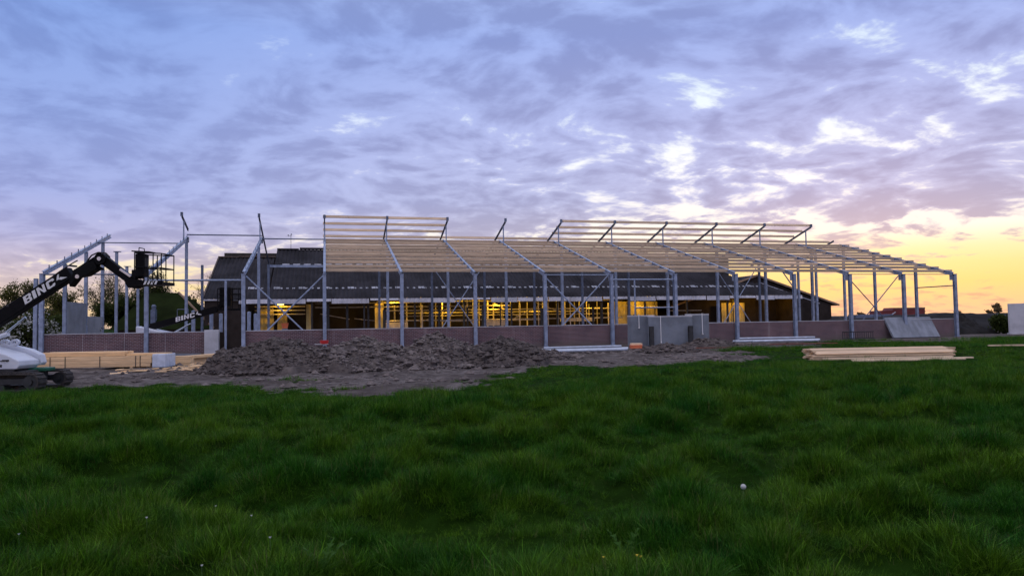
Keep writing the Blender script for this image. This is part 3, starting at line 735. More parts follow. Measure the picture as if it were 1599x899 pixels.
lf = lift((-15.6, 22.0, 0), 1, 'black boom lift with white hood on crawler tracks beside the timber at left', 0)
def W(x, z, y=0.0): return (x+15.6, y, z)             # the machine lies roughly in one upright plane
track(-2.2, 2.12, -.95, -.55, -.02, .50, lf)
track(-2.2, 2.0, .55, .95, 0, .50, lf)
MB().box(-1.2, 1.5, -.5, .5, .22, .55).build('chassis', 'dark_steel', lf, bevel=.02)
MB().box(1.0, 1.72, .02, .50, .50, .60).build('tool_box', 'green_paint', lf, bevel=.02)
hood = MB().prism([(-1.6, .60), (1.28, .60), (1.36, .70), (1.34, .84), (.95, 1.03), (.10, 1.27), (-1.6, 1.42)], 'y', -.62, .30).build('hood', 'white_paint', lf, bevel=.028)
for x in (.45, -.55): MB().box(x-.006, x+.006, -.6215, -.612, .64, 1.05).build('panel_gap', 'dark_steel', hood)
MB().box(.50, .86, -.6225, -.612, .66, .74).build('vent', 'dark_steel', hood)
MB().prism([(x-.26, z) for x, z in ((.25, .72), (1.60, .66), (1.66, .74), (1.60, .98), (1.28, 1.14), (.55, 1.32), (.2, 1.25))], 'y', .34, .60).build('outrigger', 'white_paint', lf, bevel=.025)
MB().prism([(-1.6, .60), (1.22, .60), (1.18, .54), (-1.6, .50)], 'y', -.60, .28).build('hood_skirt', 'dark_steel', lf)
MB().tube((-1.6, -.645, .86), (1.05, -.645, .845), .012, n=6).tube((.3, -.645, .85), (.3, -.60, .80), .012, n=6).tube((1.0, -.645, .845), (1.0, -.60, .80), .012, n=6).build('grab_rail', 'dark_steel', hood)
MB().box(-.45, .62, -.632, -.622, .70, .76).build('print_stripe', 'lime_print', hood)
MB().box(.86, 1.06, -.630, -.621, 1.0-.16, 1.0-.12).build('hood_catch', 'dark_steel', hood)
# lifting eyes on the hood
for x in (.24, .54):
    m = MB(); n = 14
    for i in range(n):
        a = 6.2832*i/n; m.v += [(x+.13*math.cos(a), .36, 1.36+.10*math.sin(a)), (x+.05*math.cos(a), .36, 1.36+.04*math.sin(a)), (x+.13*math.cos(a), .46, 1.36+.10*math.sin(a)), (x+.05*math.cos(a), .46, 1.36+.04*math.sin(a))]
    for i in range(n):
        b, c = 4*i, 4*((i+1) % n); m.f += [(b, c, c+1, b+1), (b+2, b+3, c+3, c+2), (b, b+2, c+2, c), (b+1, c+1, c+3, b+3)]
    m.build('lifting_eye', 'white_paint', hood)
MB().tube(W(-15.9, 1.35, -.1), W(-14.92, 1.62, -.1), .07, n=10).build('ram_barrel', 'white_paint', lf)
MB().tube(W(-15.1, 1.57, -.1), W(-14.42, 2.10, -.1), .035, n=10).build('ram_rod', 'chrome', lf)
MB().box(-.75, -.35, -.25, .25, .9, 1.62).build('turret', 'dark_steel', lf, bevel=.02)
boom = MB().beam(W(-16.6, 1.21), W(-13.12, 3.41), .30, .37).build('boom', 'black_paint', lf, bevel=.02)
ang = math.atan2(.632, 1)
letters('BINCK', .285, 'white_letter', boom, W(-14.40, 2.475, -.154), ang, 1.12)
MB().prism([W(x, z)[0::2] for x, z in ((-13.14, 3.12), (-13.02, 3.36), (-12.98, 3.50), (-12.78, 3.52), (-12.64, 3.64), (-12.40, 3.74), (-12.30, 3.50), (-12.62, 3.30), (-12.88, 3.26), (-13.1, 2.98))], 'y', -.15, .15).build('boom_head', 'black_paint', lf, bevel=.015)
el = MB().beam(W(-13.0, 3.34), W(-12.22, 3.84), .22, .26).build('upper_arm', 'black_paint', lf, bevel=.015)
MB().tube(W(-12.22, 3.80, -.15), W(-12.22, 3.80, .15), .17, n=18).build('knuckle', 'black_paint', lf)
m = MB(); pts = [W(-12.58, 3.72, -.18), W(-12.44, 3.90, -.18), W(-12.24, 3.985, -.18), W(-12.02, 3.96, -.18), W(-11.90, 3.84, -.18)]
for a, b in zip(pts, pts[1:]): m.tube(a, b, .022, n=6)
m.build('hose', 'rubber', lf)
MB().beam(W(-12.34, 3.56), W(-12.2, 3.50), .10, .07).build('arm_link', 'black_paint', lf)
m = MB(); pv = None
for i in range(15):
    u = i/14; p = W(-15.6+2.7*u, 1.21+.632*(1.0+2.7*u)+.205+.03*math.sin(u*9), -.10)
    if pv: m.tube(pv, p, .018, n=6)
    pv = p
m.build('hose', 'rubber', boom)
for u in (.25, .62, .93): MB().beam(W(-15.6+2.7*u, 1.21+.632*(1.0+2.7*u)+.18, -.16), W(-15.6+2.7*u, 1.21+.632*(1.0+2.7*u)+.18, .16), .06, .05).build('hose_clip', 'dark_steel', boom)
for z, x in ((3.80, -12.22), (3.28, -12.86)): MB().tube(W(x, z, -.19), W(x, z, -.15), .06, n=10).build('pin', 'chrome', lf)
jib = MB().beam(W(-12.22, 3.82), W(-11.22, 3.05), .20, .27, w2=.18, h2=.22).build('jib', 'black_paint', lf, bevel=.015)
MB().beam(W(-11.62, 3.48, -.13), W(-11.30, 3.26, -.13), .04, .06).build('jib_ram', 'chrome', jib)
MB().prism([W(x, z)[0::2] for x, z in ((-11.55, 3.20), (-11.40, 2.93), (-11.15, 2.90), (-10.95, 2.98), (-10.95, 3.12), (-11.28, 3.22))], 'y', -.12, .12).build('basket_pivot', 'black_paint', lf, bevel=.02)
MB().box(*[a+15.6 for a in (-11.27, -11.02)], -.16, .16, 3.20, 3.46).build('valve_block', 'black_paint', lf, bevel=.02)
bk = empty('basket', (0, 0, 0)); bk.parent = lf
x0, x1, y0, y1, zb, zt = -11.0+15.6, -10.22+15.6, -.50, .30, 2.98, 3.93
fl = MB().box(x0-.06, x1+.03, y0, y1, zb, zb+.09).build('floor', 'black_paint', bk)
for i in range(4):
    a = x0+.26 + .105*i
    MB().prism([(a, zb+.012), (a+.06, zb+.012), (a+.11, zb+.115), (a+.05, zb+.115)], 'y', y0-.012, y0-.004).build('hazard_stripe', 'white_letter', bk)
MB().box(x0-.06, x1+.03, y0-.003, y0+.012, zb+.09, zb+.12).build('toe_board', 'black_paint', bk)
for z in (zt, zt-.42):
    for p, q in (((x0, y0, z), (x1, y0, z-.04)), ((x0, y1, z), (x1, y1, z-.04)), ((x0, y0, z), (x0, y1, z)), ((x1, y0, z-.04), (x1, y1, z-.04))):
        MB().tube(p, q, .019, n=8).build('rail', 'black_paint', bk)
for x in (x0, x0+.28, x0+.54, x1):
    for y in (y0, y1):
        MB().tube((x, y, zb+.05), (x, y, zt-.04*(x-x0)), .017, n=8).build('upright', 'black_paint', bk)
MB().box(x0-.10, x0+.15, -.28, .06, 3.24, 3.92).build('control_box', 'black_paint', bk, bevel=.02)
MB().box(x0+.155, x0+.165, -.22, .0, 3.5, 3.8).build('control_panel', 'dark_steel', bk)
MB().beam((x0-.20, -.1, 4.0), (x0+.32, -.1, 3.97), .40, .03).build('console_shelf', 'black_paint', bk)
m = MB()
for a, b in (((x0, -.25, 3.98), (x0, -.25, 4.10)), ((x0, -.25, 4.10), (x0+.16, -.25, 4.06)), ((x0+.16, -.25, 4.06), (x0+.16, -.25, 3.97))): m.tube(a, b, .014, n=6)
m.build('console_guard', 'black_paint', bk)

l2 = empty('boom_lift', (-24.0, 47.6, 0), 0, label='second black boom lift inside the frame, seen over the brick wall', cat='boom lift')
l2base = Vector((-24.0, 47.6, 0))
def A2(x, z, y=0.0): return (x+24.0, y, z)
b2 = MB().beam(A2(-23.75, 1.66), A2(-19.0, 2.86), .30, .40).build('boom', 'black_paint', l2)
a2 = math.atan2(1.2, 4.75)
letters('BINCK', .36, 'white_letter', b2, A2(-21.6, 2.08, -.156), a2, 1.05)
MB().prism([A2(x, z)[0::2] for x, z in ((-23.9, .8), (-20.9, .8), (-21.0, 1.30), (-22.3, 1.48), (-23.9, 1.85))], 'y', -.7, .5).build('hood', 'white_paint', l2, bevel=.05)
MB().tube(A2(-21.6, 1.42, -.3), A2(-20.6, 1.95, -.3), .05, n=8).build('ram_rod', 'chrome', l2)
track(1.0-1.5, 1.0+2.2, -.95, -.5, 0, .55, l2); track(1.0-1.5, 1.0+2.2, .5, .95, 0, .55, l2)
MB().box(-.2, 2.8, -.48, .48, .25, .8).build('chassis', 'green_paint', l2)
MB().beam(A2(-19.05, 2.85), A2(-18.5, 3.3), .22, .26).build('jib', 'black_paint', l2)
k2 = empty('basket'); k2.parent = l2
x0, x1, y0, y1, zb, zt = *[a+24.0 for a in (-18.8, -17.35)], -.5, .5, 2.75, 4.15
MB().box(x0, x1, y0, y1, zb, zb+.12).build('floor', 'black_paint', k2)
for z in (zt, zt-.35, zt-.7):
    for p, q in (((x0, y0, z), (x1, y0, z)), ((x0, y1, z), (x1, y1, z)), ((x0, y0, z), (x0, y1, z)), ((x1, y0, z), (x1, y1, z))): MB().tube(p, q, .025, n=6).build('rail', 'black_paint', k2)
for x in np.linspace(x0, x1, 4):
    for y in (y0, y1): MB().tube((x, y, zb), (x, y, zt), .025, n=6).build('upright', 'black_paint', k2)
MB().box(x0+.05, x0+.75, -.3, .2, zb+.3, zt+.1).build('control_box', 'black_paint', k2, bevel=.02)

# ------------------------------------------------------------------ stacks of timber
def stack(name, loc, rz, L, w, h, nx, nz, mat, lab, straps=(), jitter=.05, skip=lambda i, k: False, end=True, shear=0.0, gap=.006):
    o = empty(name, loc, rz, label=lab, cat='timber stack')
    for k in range(nz):
        for i in range(nx):
            if skip(i, k): continue
            j = random.uniform(-jitter, jitter)
            b = MB().box(-L/2, L/2, -w/2+.003, w/2-.003, 0, h-gap).build('beam', mat, o, bevel=.004)
            b.location = (j, (i-(nx-1)/2)*w + shear*k, k*h); b.rotation_euler = (0, 0, random.uniform(-.004, .004))
    W_ = nx*w/2+.006; H = nz*h+.004
    for s in straps:
        MB().box(s-.016, s+.016, -W_-.006, -W_, -.0, H).box(s-.016, s+.016, -W_, W_, H, H+.005).build('strap', 'strap', o)
    return o
zt_ = gz(-18.3, 33.2)
for x in (-20.6, -16.8): tag(MB().box(x-.06, x+.06, 32.6, 33.9, zt_-.1, zt_+.075).build('bearer', 'timber_fresh', None), 'square timber bearer under the %s end of the long timber stack' % ('far left' if x < -18 else 'wrapped right'), 'bearer')
st = stack('timber_stack', (-18.75, 33.2, zt_+.08), .03, 5.5, .20, .155, 6, 3, 'timber_fresh', 'long low stack of strapped fresh timber in front of the left wall', (-1.6, -.95, .55, 2.1, 2.3))
MB().box(2.82, 3.40, -.62, .45, -.05, .54).build('wrapped_end', 'plastic_wrap', st, bevel=.03)
st = stack('timber_stack', (-19.05, 33.35, zt_+.08+.475), .035, 3.6, .20, .10, 4, 2, 'timber_fresh', 'shorter loose layer of timber lying on the long strapped stack', (), .12)
tag(MB().box(-17.2, -15.4, 33.0, 33.5, zt_+.56, zt_+.66).build('timber_board', 'timber_fresh', None), 'thick pale board on the right end of the long timber stack', 'board')
z_ = gz(-15.7, 34.6)
stack('timber_stack', (-15.75, 34.6, z_), .06, 1.5, .16, .16, 3, 3, 'timber_fresh', 'small block of timber offcuts just right of the plastic wrapped end', (), .03)
z_ = gz(-14.6, 36.0)
stack('timber_stack', (-14.85, 36.1, z_), .55, 2.6, .20, .17, 3, 2, 'timber_fresh', 'two layers of timber angled up beside the pale concrete block', (), .15)
b = MB().box(-1.6, 1.6, -.3, .3, 0, .14).build('timber_board', 'timber_fresh', None, bevel=.01); b.location = (-14.7, 36.0, z_+.355); b.rotation_euler = (0, -.05, .5)
tag(b, 'single wide beam on top of the angled timber beside the concrete block', 'board')
# broken offcuts trodden into the ground in front of them
for i in range(46):
    x = random.gauss(-14.4, .95); y = random.gauss(31.2, 2.0)
    L = random.uniform(.25, .8); o = MB().box(-L/2, L/2, -.06, .06, 0, .035).build('timber_offcut', 'timber_fresh', None)
    o.location = (x, y, gz(x, y) + .015); o.rotation_euler = (random.uniform(-.12, .12), random.uniform(-.12, .12), random.uniform(-.7, .7)); o.scale = (1, random.uniform(.8, 2.2), 1)
    tag(o, 'pale wooden offcut trodden flat in the mud between timber and soil heap', 'offcut', 'wood offcuts on the mud')

# stack on the right, on the grass
zR = gz(15.2, 31.0)-.02
st = stack('timber_stack', (15.25, 30.9, zR), .035, 5.9, .24, .085, 4, 3, 'timber_tan', 'wide stack of pale planks lying on the grass at right', (), .10, gap=.022)
st['label'] = 'front low tiers of the plank stack on the grass at right'
s2 = stack('timber_stack', (15.75, 31.95, zR), .035, 6.1, .24, .075, 4, 6, 'timber_tan', 'rear high tiers of the plank stack on the grass at right', (), .10)
for s_ in (-2.2, 2.2):
    m = MB(); m.box(s_-.014, s_+.014, -.51, -.50, 0, .47).box(s_-.014, s_+.014, -.5, .5, .452, .458); m.build('strap', 'strap', s2)
for k in range(5):                                     # planks leaning from the front tiers up to the rear ones
    o = MB().box(-2.9, 2.9, -.11, .11, -.018, .018).build('sloping_plank', 'timber_tan', s2, bevel=.004)
    o.location = (-.35+random.uniform(-.1, .1), -.60 - .165*k, .455-.038*k); o.rotation_euler = (R(13), 0, random.uniform(-.010, .010))
for i, (x, y, L, a) in enumerate(((14.6, 28.9, 5.2, .07), (15.3, 28.4, 4.9, .10), (14.9, 27.9, 4.4, .085))):
    b = MB().box(-L/2, L/2, -.07, .07, 0, .05).build('loose_plank', 'timber_pale', None, bevel=.004); b.location = (x, y, gz(x, y)+.10 - .01*i); b.rotation_euler = (0.03, 0, a)
    tag(b, ['loose pale plank nearest the right plank stack', 'loose pale plank between two others in front of the right stack', 'loose pale plank farthest from the right plank stack'][i], 'plank', 'loose planks on the grass')
b = MB().box(-2.2, 2.2, -.09, .09, 0, .07).build('loose_plank', 'timber_pale', None, bevel=.004); b.location = (26.4, 37.6, gz(26.4, 37.6)+.16); b.rotation_euler = (0, 0, -.05)
tag(b, 'long pale plank alone in the grass at the right edge', 'plank')

# ------------------------------------------------------------------ heaps of soil
def heap(cx, cy, rx, ry, H, lab, seed, mat='soil', n_clod=1100, name='soil_mound', cl=.062):
    r_ = np.random.default_rng(seed); o = empty(name, (cx, cy, 0), 0, label=lab, cat='soil heap')
    st = .07; xs = np.arange(-rx*1.25, rx*1.25, st); ys = np.arange(-ry*1.25, ry*1.25, st); X, Y = np.meshgrid(xs, ys)
    def hz(X, Y):
        wob = (fbm(X*.55+seed, Y*.55, 3)-.5)
        r = np.sqrt((X/rx)**2 + (Y/ry)**2)*(1+.55*wob)
        base = np.clip(1-r, 0, 1)**.62
        lump = (fbm(X*1.7+seed*3, Y*1.7, 5, .66)-.5)*.62 + np.abs(fbm(X*4.3, Y*4.3+seed, 3, .7)-.5)*.42
        return H*base*1.06 + lump*np.clip(base*2.6, 0, 1)*min(1, H) - .22*(1-np.clip(base*6, 0, 1))
    Z = hz(X, Y); ny, nx = X.shape; i = np.arange(nx*ny).reshape(ny, nx)
    q = np.stack([i[:-1, :-1], i[:-1, 1:], i[1:, 1:], i[1:, :-1]], -1).reshape(-1, 4)
    keep = (Z.ravel()[q].max(1) > -.2); q = q[keep]
    me = bpy.data.meshes.new('body'); me.from_pydata(np.stack([X.ravel(), Y.ravel(), Z.ravel()], 1).tolist(), [], q.tolist()); me.materials.append(MATS[mat])
    b = bpy.data.objects.new('body', me); col.objects.link(b); b.parent = o
    v = []; f = []
    oct_ = np.array([(1, 0, 0), (-1, 0, 0), (0, 1, 0), (0, -1, 0), (0, 0, 1), (0, 0, -1)], float)
    F = [(0, 2, 4), (2, 1, 4), (1, 3, 4), (3, 0, 4), (2, 0, 5), (1, 2, 5), (3, 1, 5), (0, 3, 5)]
    n_clod = int(n_clod*1.9); A = r_.uniform(0, 6.283, n_clod); RD = np.sqrt(r_.uniform(0, 1.15, n_clod)); CX, CY = rx*RD*np.cos(A), ry*RD*np.sin(A); HZ = hz(CX, CY)
    for a, x, y, h0 in zip(A, CX, CY, HZ):
        if y > ry*.45: continue
        s = min(cl*r_.lognormal(-.25, .62), .19); z = max(float(h0), 0) + s*.25
        p = oct_*(s*r_.uniform(.6, 1.25, (6, 1)))*np.array([1.2, 1.0, .75]); c, sn = math.cos(a*7), math.sin(a*7); tl = r_.uniform(-.6, .6)
        p = p @ np.array([[c, sn, 0], [-sn, c, 0], [0, 0, 1]]).T @ np.array([[1, 0, 0], [0, math.cos(tl), -math.sin(tl)], [0, math.sin(tl), math.cos(tl)]]).T + np.array([x, y, z])
        o_ = len(v); v += p.tolist(); f += [tuple(i+o_ for i in t) for t in F]
    me = bpy.data.meshes.new('clods'); me.from_pydata(v, [], f); me.materials.append(MATS['clod']); 
    b = bpy.data.objects.new('clods', me); col.objects.link(b); b.parent = o; b['kind'] = 'stuff'
    return o
heap(-9.7, 31.0, 2.95, 3.7, 1.0, 'dark soil heap at the left end, below the second column', 5, n_clod=2200)
heap(-6.3, 31.3, 2.9, 3.8, .95, 'broad grey soil heap in the middle of the row of heaps', 9, n_clod=2000)
heap(-3.2, 31.4, 2.15, 3.2, 1.14, 'tallest peaked soil heap, right of the middle', 14, n_clod=1500)
heap(-.45, 31.6, 1.85, 2.8, .88, 'rounded brown soil heap at the right end of the row', 21, n_clod=1400)
heap(11.9, 45.3, 1.8, 1.3, .5, 'low gravel mound right of the standing concrete panels', 31, n_clod=250, cl=.06)
heap(8.4, 40.2, 1.6, 1.2, .30, 'flat crumbly hump of soil in front of the concrete panels', 37, n_clod=300, cl=.07)
heap(1.4, 35.0, 1.3, 1.4, .35, 'small spill of soil at the left end of the steel tubes', 41, n_clod=300, cl=.07)

def crumbs():
    r_ = np.random.default_rng(5); v = []; f = []
    oct_ = np.array([(1, 0, 0), (-1, 0, 0), (0, 1, 0), (0, -1, 0), (0, 0, 1), (0, 0, -1)], float)
    F = [(0, 2, 4), (2, 1, 4), (1, 3, 4), (3, 0, 4), (2, 0, 5), (1, 2, 5), (3, 1, 5), (0, 3, 5)]
    X = r_.uniform(-17, 24, 16000); Y = r_.uniform(18, 50, 16000); so = soil_amount(X, Y); nz = fbm(X*.5, Y*.5, 3)
    ok = (so > .55) & (nz > .42) & (r_.random(16000) < .75); X, Y = X[ok], Y[ok]; Z = height(X, Y)
    for x, y, z in zip(X, Y, Z):
        s = min(.030*r_.lognormal(-.1, .9), .17); p = oct_*(s*r_.uniform(.6, 1.3, (6, 1)))*np.array([1.2, 1, .7]) + np.array([x, y, z+s*.2])
        o_ = len(v); v += p.tolist(); f += [tuple(i+o_ for i in t) for t in F]
    me = bpy.data.meshes.new('soil_crumbs'); me.from_pydata(v, [], f); me.materials.append(MATS['clod'])
    o = bpy.data.objects.new('soil_crumbs', me); col.objects.link(o); tag(o, 'loose crumbs of soil and stone scattered over the dug ground', 'soil', kind='stuff')
crumbs()

# ------------------------------------------------------------------ concrete panels, steel and other things on the ground
def panel(name, mat, loc, rz, L, T, H, lean, lab, cat='concrete panel', bevel=.012):
    o = MB().box(-L/2, L/2, -T/2, T/2, 0, H).build(name, mat, None, bevel=bevel); o.location = loc
    o.rotation_euler = (Matrix.Rotation(rz, 4, 'Z') @ Matrix.Rotation(lean, 4, 'X')).to_euler()
    return tag(o, lab, cat, kind='thing')
for x, y, L, T, H, rz, lab in ((8.15, 47.0, 1.55, .75, 1.92, .16, 'left concrete block of the three, turned slightly away'), (9.88, 46.55, 2.72, .55, 1.86, .02, 'wide middle concrete block between the dark supports'),
                            (11.72, 47.05, 1.35, .75, 1.95, -.04, 'right concrete block of the three, beside the gravel mound')):
    o = empty('concrete_block', (x, y, .10), rz, label=lab, cat='concrete block', group='concrete blocks in front of the wall')
    MB().box(-L/2, L/2, -T/2, T/2, 0, H-.08).build('body', 'concrete', o, bevel=.015)
    MB().box(-L/2-.008, L/2+.008, -T/2-.008, T/2+.008, H-.079, H).build('top_edge', 'concrete_light', o, bevel=.01)
    for q in (-.3, .3): MB().tube((q*L, 0, H), (q*L, 0, H+.07), .03, n=8).build('lifting_pin', 'dark_steel', o)
for i, x in enumerate((8.62, 11.05)):
    o = empty('panel_support', (x, 46.0, 0), .02, label=['dark steel upright support at the left edge of the middle concrete block', 'dark steel upright support at the right edge of the middle concrete block'][i], cat='support')
    MB().ibeam((0, 0, .1), (0, 0, 1.32), .3, .26, .03, .03).build('upright', 'dark_steel', o)
    MB().beam((-.35 if i else -.3, 0, .06), (.12 if i else .3, 0, .06), .30, .13).build('foot', 'dark_steel', o)
for i, (x, y, L) in enumerate(((7.95, 46.55, .8), (9.25, 46.24, 1.6), (11.95, 46.63, 1.25))):
    o = empty('lifting_strap', (x, y, 0), 0, label=['short pale lifting strap on the left concrete block', 'long pale lifting strap down the middle concrete block', 'pale lifting strap on the right concrete block'][i], cat='strap')
    zt = 2.09 if i != 1 else 1.97
    MB().beam((0, 0, zt), (0, -.03, zt-L), .045, .012, (0, 1, 0)).build('webbing', 'white_letter', o)
    MB().lathe((0, -.03, zt-L-.06), [(.0, -.05), (.05, -.03), (.05, .04), (0, .06)], 10).build('hook', 'white_letter', o)
panel('concrete_slab', 'concrete_stained', (31.55, 57.85, .0), TH+.03, 4.45, .16, 1.85, -R(31), 'stained blue-grey concrete slab leaning on the wall at right')
bx = empty('orange_crate', (7.3, 44.0, 0), .05, label='small orange-red crate left of the standing concrete panels', cat='crate')
MB().box(-.32, .32, -.25, .25, .05, .20).build('body', 'orange_plastic', bx, bevel=.01); MB().box(-.34, .34, -.27, .27, .20, .25).build('rim', 'orange_plastic', bx)
MB().box(-.3, .34, -.2, .24, .252, .36).build('board', 'timber_pale', bx)
def tubes(loc, rz, items, lab, mat='galvanised_bright'):
    o = empty('steel_tube_pile', loc, rz, label=lab, cat='steel tubes')
    for (x0, y0, x1, y1, z, w) in items: MB().tube((x0, y0, z), (x1, y1, z), w*.42, n=10).build('steel_tube', mat, o)
    return o
z_ = .03
tubes((4.1, 41.3, z_), .0, [(-2.5, -1.2, 2.1, -.2, .08, .16), (-2.3, -.85, 2.3, .25, .08, .16), (-2.4, -.35, 2.4, .75, .08, .16), (-2.5, .3, 2.5, 1.3, .08, .16), (-2.4, -.6, 2.0, .5, .245, .16), (-2.6, .9, 2.6, 1.9, .08, .16)],
      'pile of galvanised steel beams on the ground left of the concrete panels')
tubes((18.0, 50.6, .08), .0, [(-2.9, -.4, 2.5, -.9, .1, .18), (-3.0, -.1, 3.3, .9, .1, .18), (-1.9, -.9, 3.0, .1, .1, .16), (-2.6, -.2, 2.7, .2, .28, .16)],
      'galvanised steel beams lying along the wall right of the gravel mound')
rb = empty('rebar_bundle', (11.0, 42.2, .06), .03, label='thin rusty reinforcing bars on the ground below the gravel mound', cat='rebar')
for i in range(5): MB().tube((-2.0+.2*i, -.1+.06*i, .02+.012*(i % 2)), (1.9-.1*i, -.02+.05*i, .02), .022, n=5).build('bar', 'rust', rb)
rb = empty('rebar_bundle', (17.5, 45.3, .10), .06, label='rusty reinforcing bars at the edge of the grass below the steel beams', cat='rebar')
for i in range(5): MB().tube((-1.9+.15*i, -.1+.09*i, .02), (2.4-.1*i, -.05+.08*i, .02), .03, n=5).build('bar', 'rust', rb)
gt = empty('steel_grating', bpos(S(7.9), -1.3, 0), TH, label='dark steel grating propped low in front of the wall at right', cat='grating')
MB().box(-1.4, 1.4, -.03, .0, .05, .12).box(-1.4, 1.4, -.03, .0, .55, .62).build('frame', 'dark_steel', gt)
for i in range(15): MB().box(-1.4+.19*i, -1.36+.19*i, -.028, -.002, .121, .549).build('bar', 'dark_steel', gt)
# red and orange bits
tb = empty('red_tub', (-8.35, 32.4, .88), .1, label='bright red plastic tub on a white board on top of the soil heap', cat='tub')
MB().lathe((.1, 0, .03), [(0, 0), (.16, 0), (.20, .15), (.185, .15), (.15, .02), (0, .02)], 14).build('tub', 'red_plastic', tb)
MB().box(-.3, .26, -.12, .12, 0, .03).build('board', 'petal_white', tb)
ob = empty('orange_bucket', bpos(-2.6, 3.0, 1.55), 0, label='small orange bucket seen over the wall inside the cross brace', cat='bucket')
MB().lathe((0, 0, 0), [(0, 0), (.18, 0), (.24, .36), (.22, .36), (.16, .02), (0, .02)], 14).build('bucket', 'orange_plastic', ob)
MB().beam((0, 0, -1.55), (0, 0, -.001), .3, .3).build('pedestal', 'concrete', ob)

# ------------------------------------------------------------------ right-hand background
cw = empty('clamp_wall', (42.9, 64, 0), -.12, label='white concrete silage clamp wall at the right edge', cat='wall')
for i in range(3): MB().prism([(i*2.5+.01, 0), (i*2.5+2.49, 0), (i*2.5+2.49, 2.66), (i*2.5+.01, 2.62)], 'y', -.12, .12).build('panel', 'concrete_light', cw, bevel=.015)
MB().box(0, 7.5, -.35, .35, -.1, .10).build('footing', 'concrete_light', cw)
def bank(name, x0, x1, y0, y1, H, mat, seed, fx=.4, rough=.5, edge=.3):
    xs = np.linspace(x0, x1, 90); ys = np.linspace(y0, y1, 36); X, Y = np.meshgrid(xs, ys)
    u = (X-x0)/(x1-x0); w = (Y-y0)/(y1-y0)
    prof = np.clip(np.minimum(u, 1-u)/edge, 0, 1)**.7*np.clip(np.minimum(w, 1-w)/.35, 0, 1)**.7
    Z = H*prof*(1+rough*(fbm(X*fx+seed, Y*fx, 4, .55)-.5)) - .25*(1-prof)
    i = np.arange(X.size).reshape(X.shape); q = np.stack([i[:-1, :-1], i[:-1, 1:], i[1:, 1:], i[1:, :-1]], -1).reshape(-1, 4)
    me = bpy.data.meshes.new(name); me.from_pydata(np.stack([X.ravel(), Y.ravel(), Z.ravel()], 1).tolist(), [], q.tolist()); me.materials.append(MATS[mat])
    o = bpy.data.objects.new(name, me); col.objects.link(o); return o
tag(bank('silage_heap', 38.6, 44.2, 66, 73, 1.45, 'dark_tarp', 3, .9, 1.0, .28), 'dark ragged heap under sheeting left of the white clamp wall', 'silage heap')
tag(bank('earth_bank', 40, 130, 100, 120, 1.75, 'dark_tarp', 8, .12, .5, .08), kind='structure')
tag(bank('earth_bank', 34, 60, 78, 92, 1.7, 'dark_tarp', 12, .2, .6, .15), kind='structure')
wg = empty('red_wagon', (50.2, 95, 0), .05, label='dark red farm wagon beyond the right end of the barn frame', cat='wagon')
MB().prism([(-2.9, 1.0), (2.1, 1.0), (2.15, 2.62), (-1.9, 2.74), (-2.1, 2.45), (-3.8, 2.40), (-3.9, 1.0)], 'y', -1.2, 1.2).build('box', 'red_wagon', wg, bevel=.03)
MB().box(-1.9, 2.15, -1.24, 1.24, 2.62, 2.76).build('top_rail', 'verge_board', wg)
MB().box(-.9, .8, -1.23, -1.205, 1.62, 1.70).build('stripe', 'white_letter', wg)
for x in (-2.6, .6, 1.7): MB().tube((x, -1.15, .55), (x, -.85, .55), .55, n=18).tube((x, -1.18, .55), (x, -1.14, .55), .25, n=12).build('wheel', 'rubber', wg)
tr = empty('flat_trailer', (44.5, 92, 0), .03, label='low grey flat trailer left of the dark red wagon', cat='trailer')
MB().box(-2.3, 2.3, -1.1, 1.1, 1.5, 1.95).build('bed', 'galvanised_dull', tr, bevel=.03)
for x in (-1.4, 1.3): MB().tube((x, -1.05, .6), (x, -.75, .6), .6, n=16).build('wheel', 'rubber', tr)
MB().beam((2.3, 0, 1.6), (3.2, 0, 2.2), .1, .1).build('drawbar', 'eave_sheet', tr)

# mossy-roofed house at left, behind the frame
hs = empty('mossy_house', (-34.2, 72, 0), .0, label='low house with dark mossy green roof behind the left frame', cat='house')
MB().prism([(-4.6, 0), (4.9, 0), (4.9, 1.7), (-4.6, 1.7)], 'y', 0, 7).build('wall', 'dark_wall', hs)
MB().add([(-5.0, -.3, 1.55), (5.2, -.3, 1.55), (5.2, 7.3, 1.55), (-5.0, 7.3, 1.55), (-2.95, 3.4, 5.3), (.15, 3.4, 5.25)], [(0, 1, 5, 4), (1, 2, 5), (2, 3, 4, 5), (3, 0, 4), (0, 3, 2, 1)]).build('roof', 'moss_roof', hs)
MB().beam((.15, 3.4, 5.3), (5.2, -.3, 1.62), .16, .14).build('hip_cap', 'verge_board', hs)
MB().box(-1.2, -.75, .3, .7, 1.8, 3.5).lathe((-.97, .5, 3.5), [(0, 0), (.2, 0), (.24, .35), (.1, .5), (0, .5)], 10).build('chimney', 'galvanised_dull', hs)
MB().tube((-2.1, -.5, 0), (-2.1, -.5, 4.6), .04, n=6).build('downpipe', 'eave_sheet', hs)
m = MB()
for a, b in (((1.2, .8, 2.4), (1.2, .8, 3.5)), ((1.2, .8, 3.5), (2.3, .8, 3.5)), ((2.3, .8, 3.5), (2.3, .8, 2.6))): m.tube(a, b, .04, n=6)
m.build('roof_hatch', 'galvanised_dull', hs)

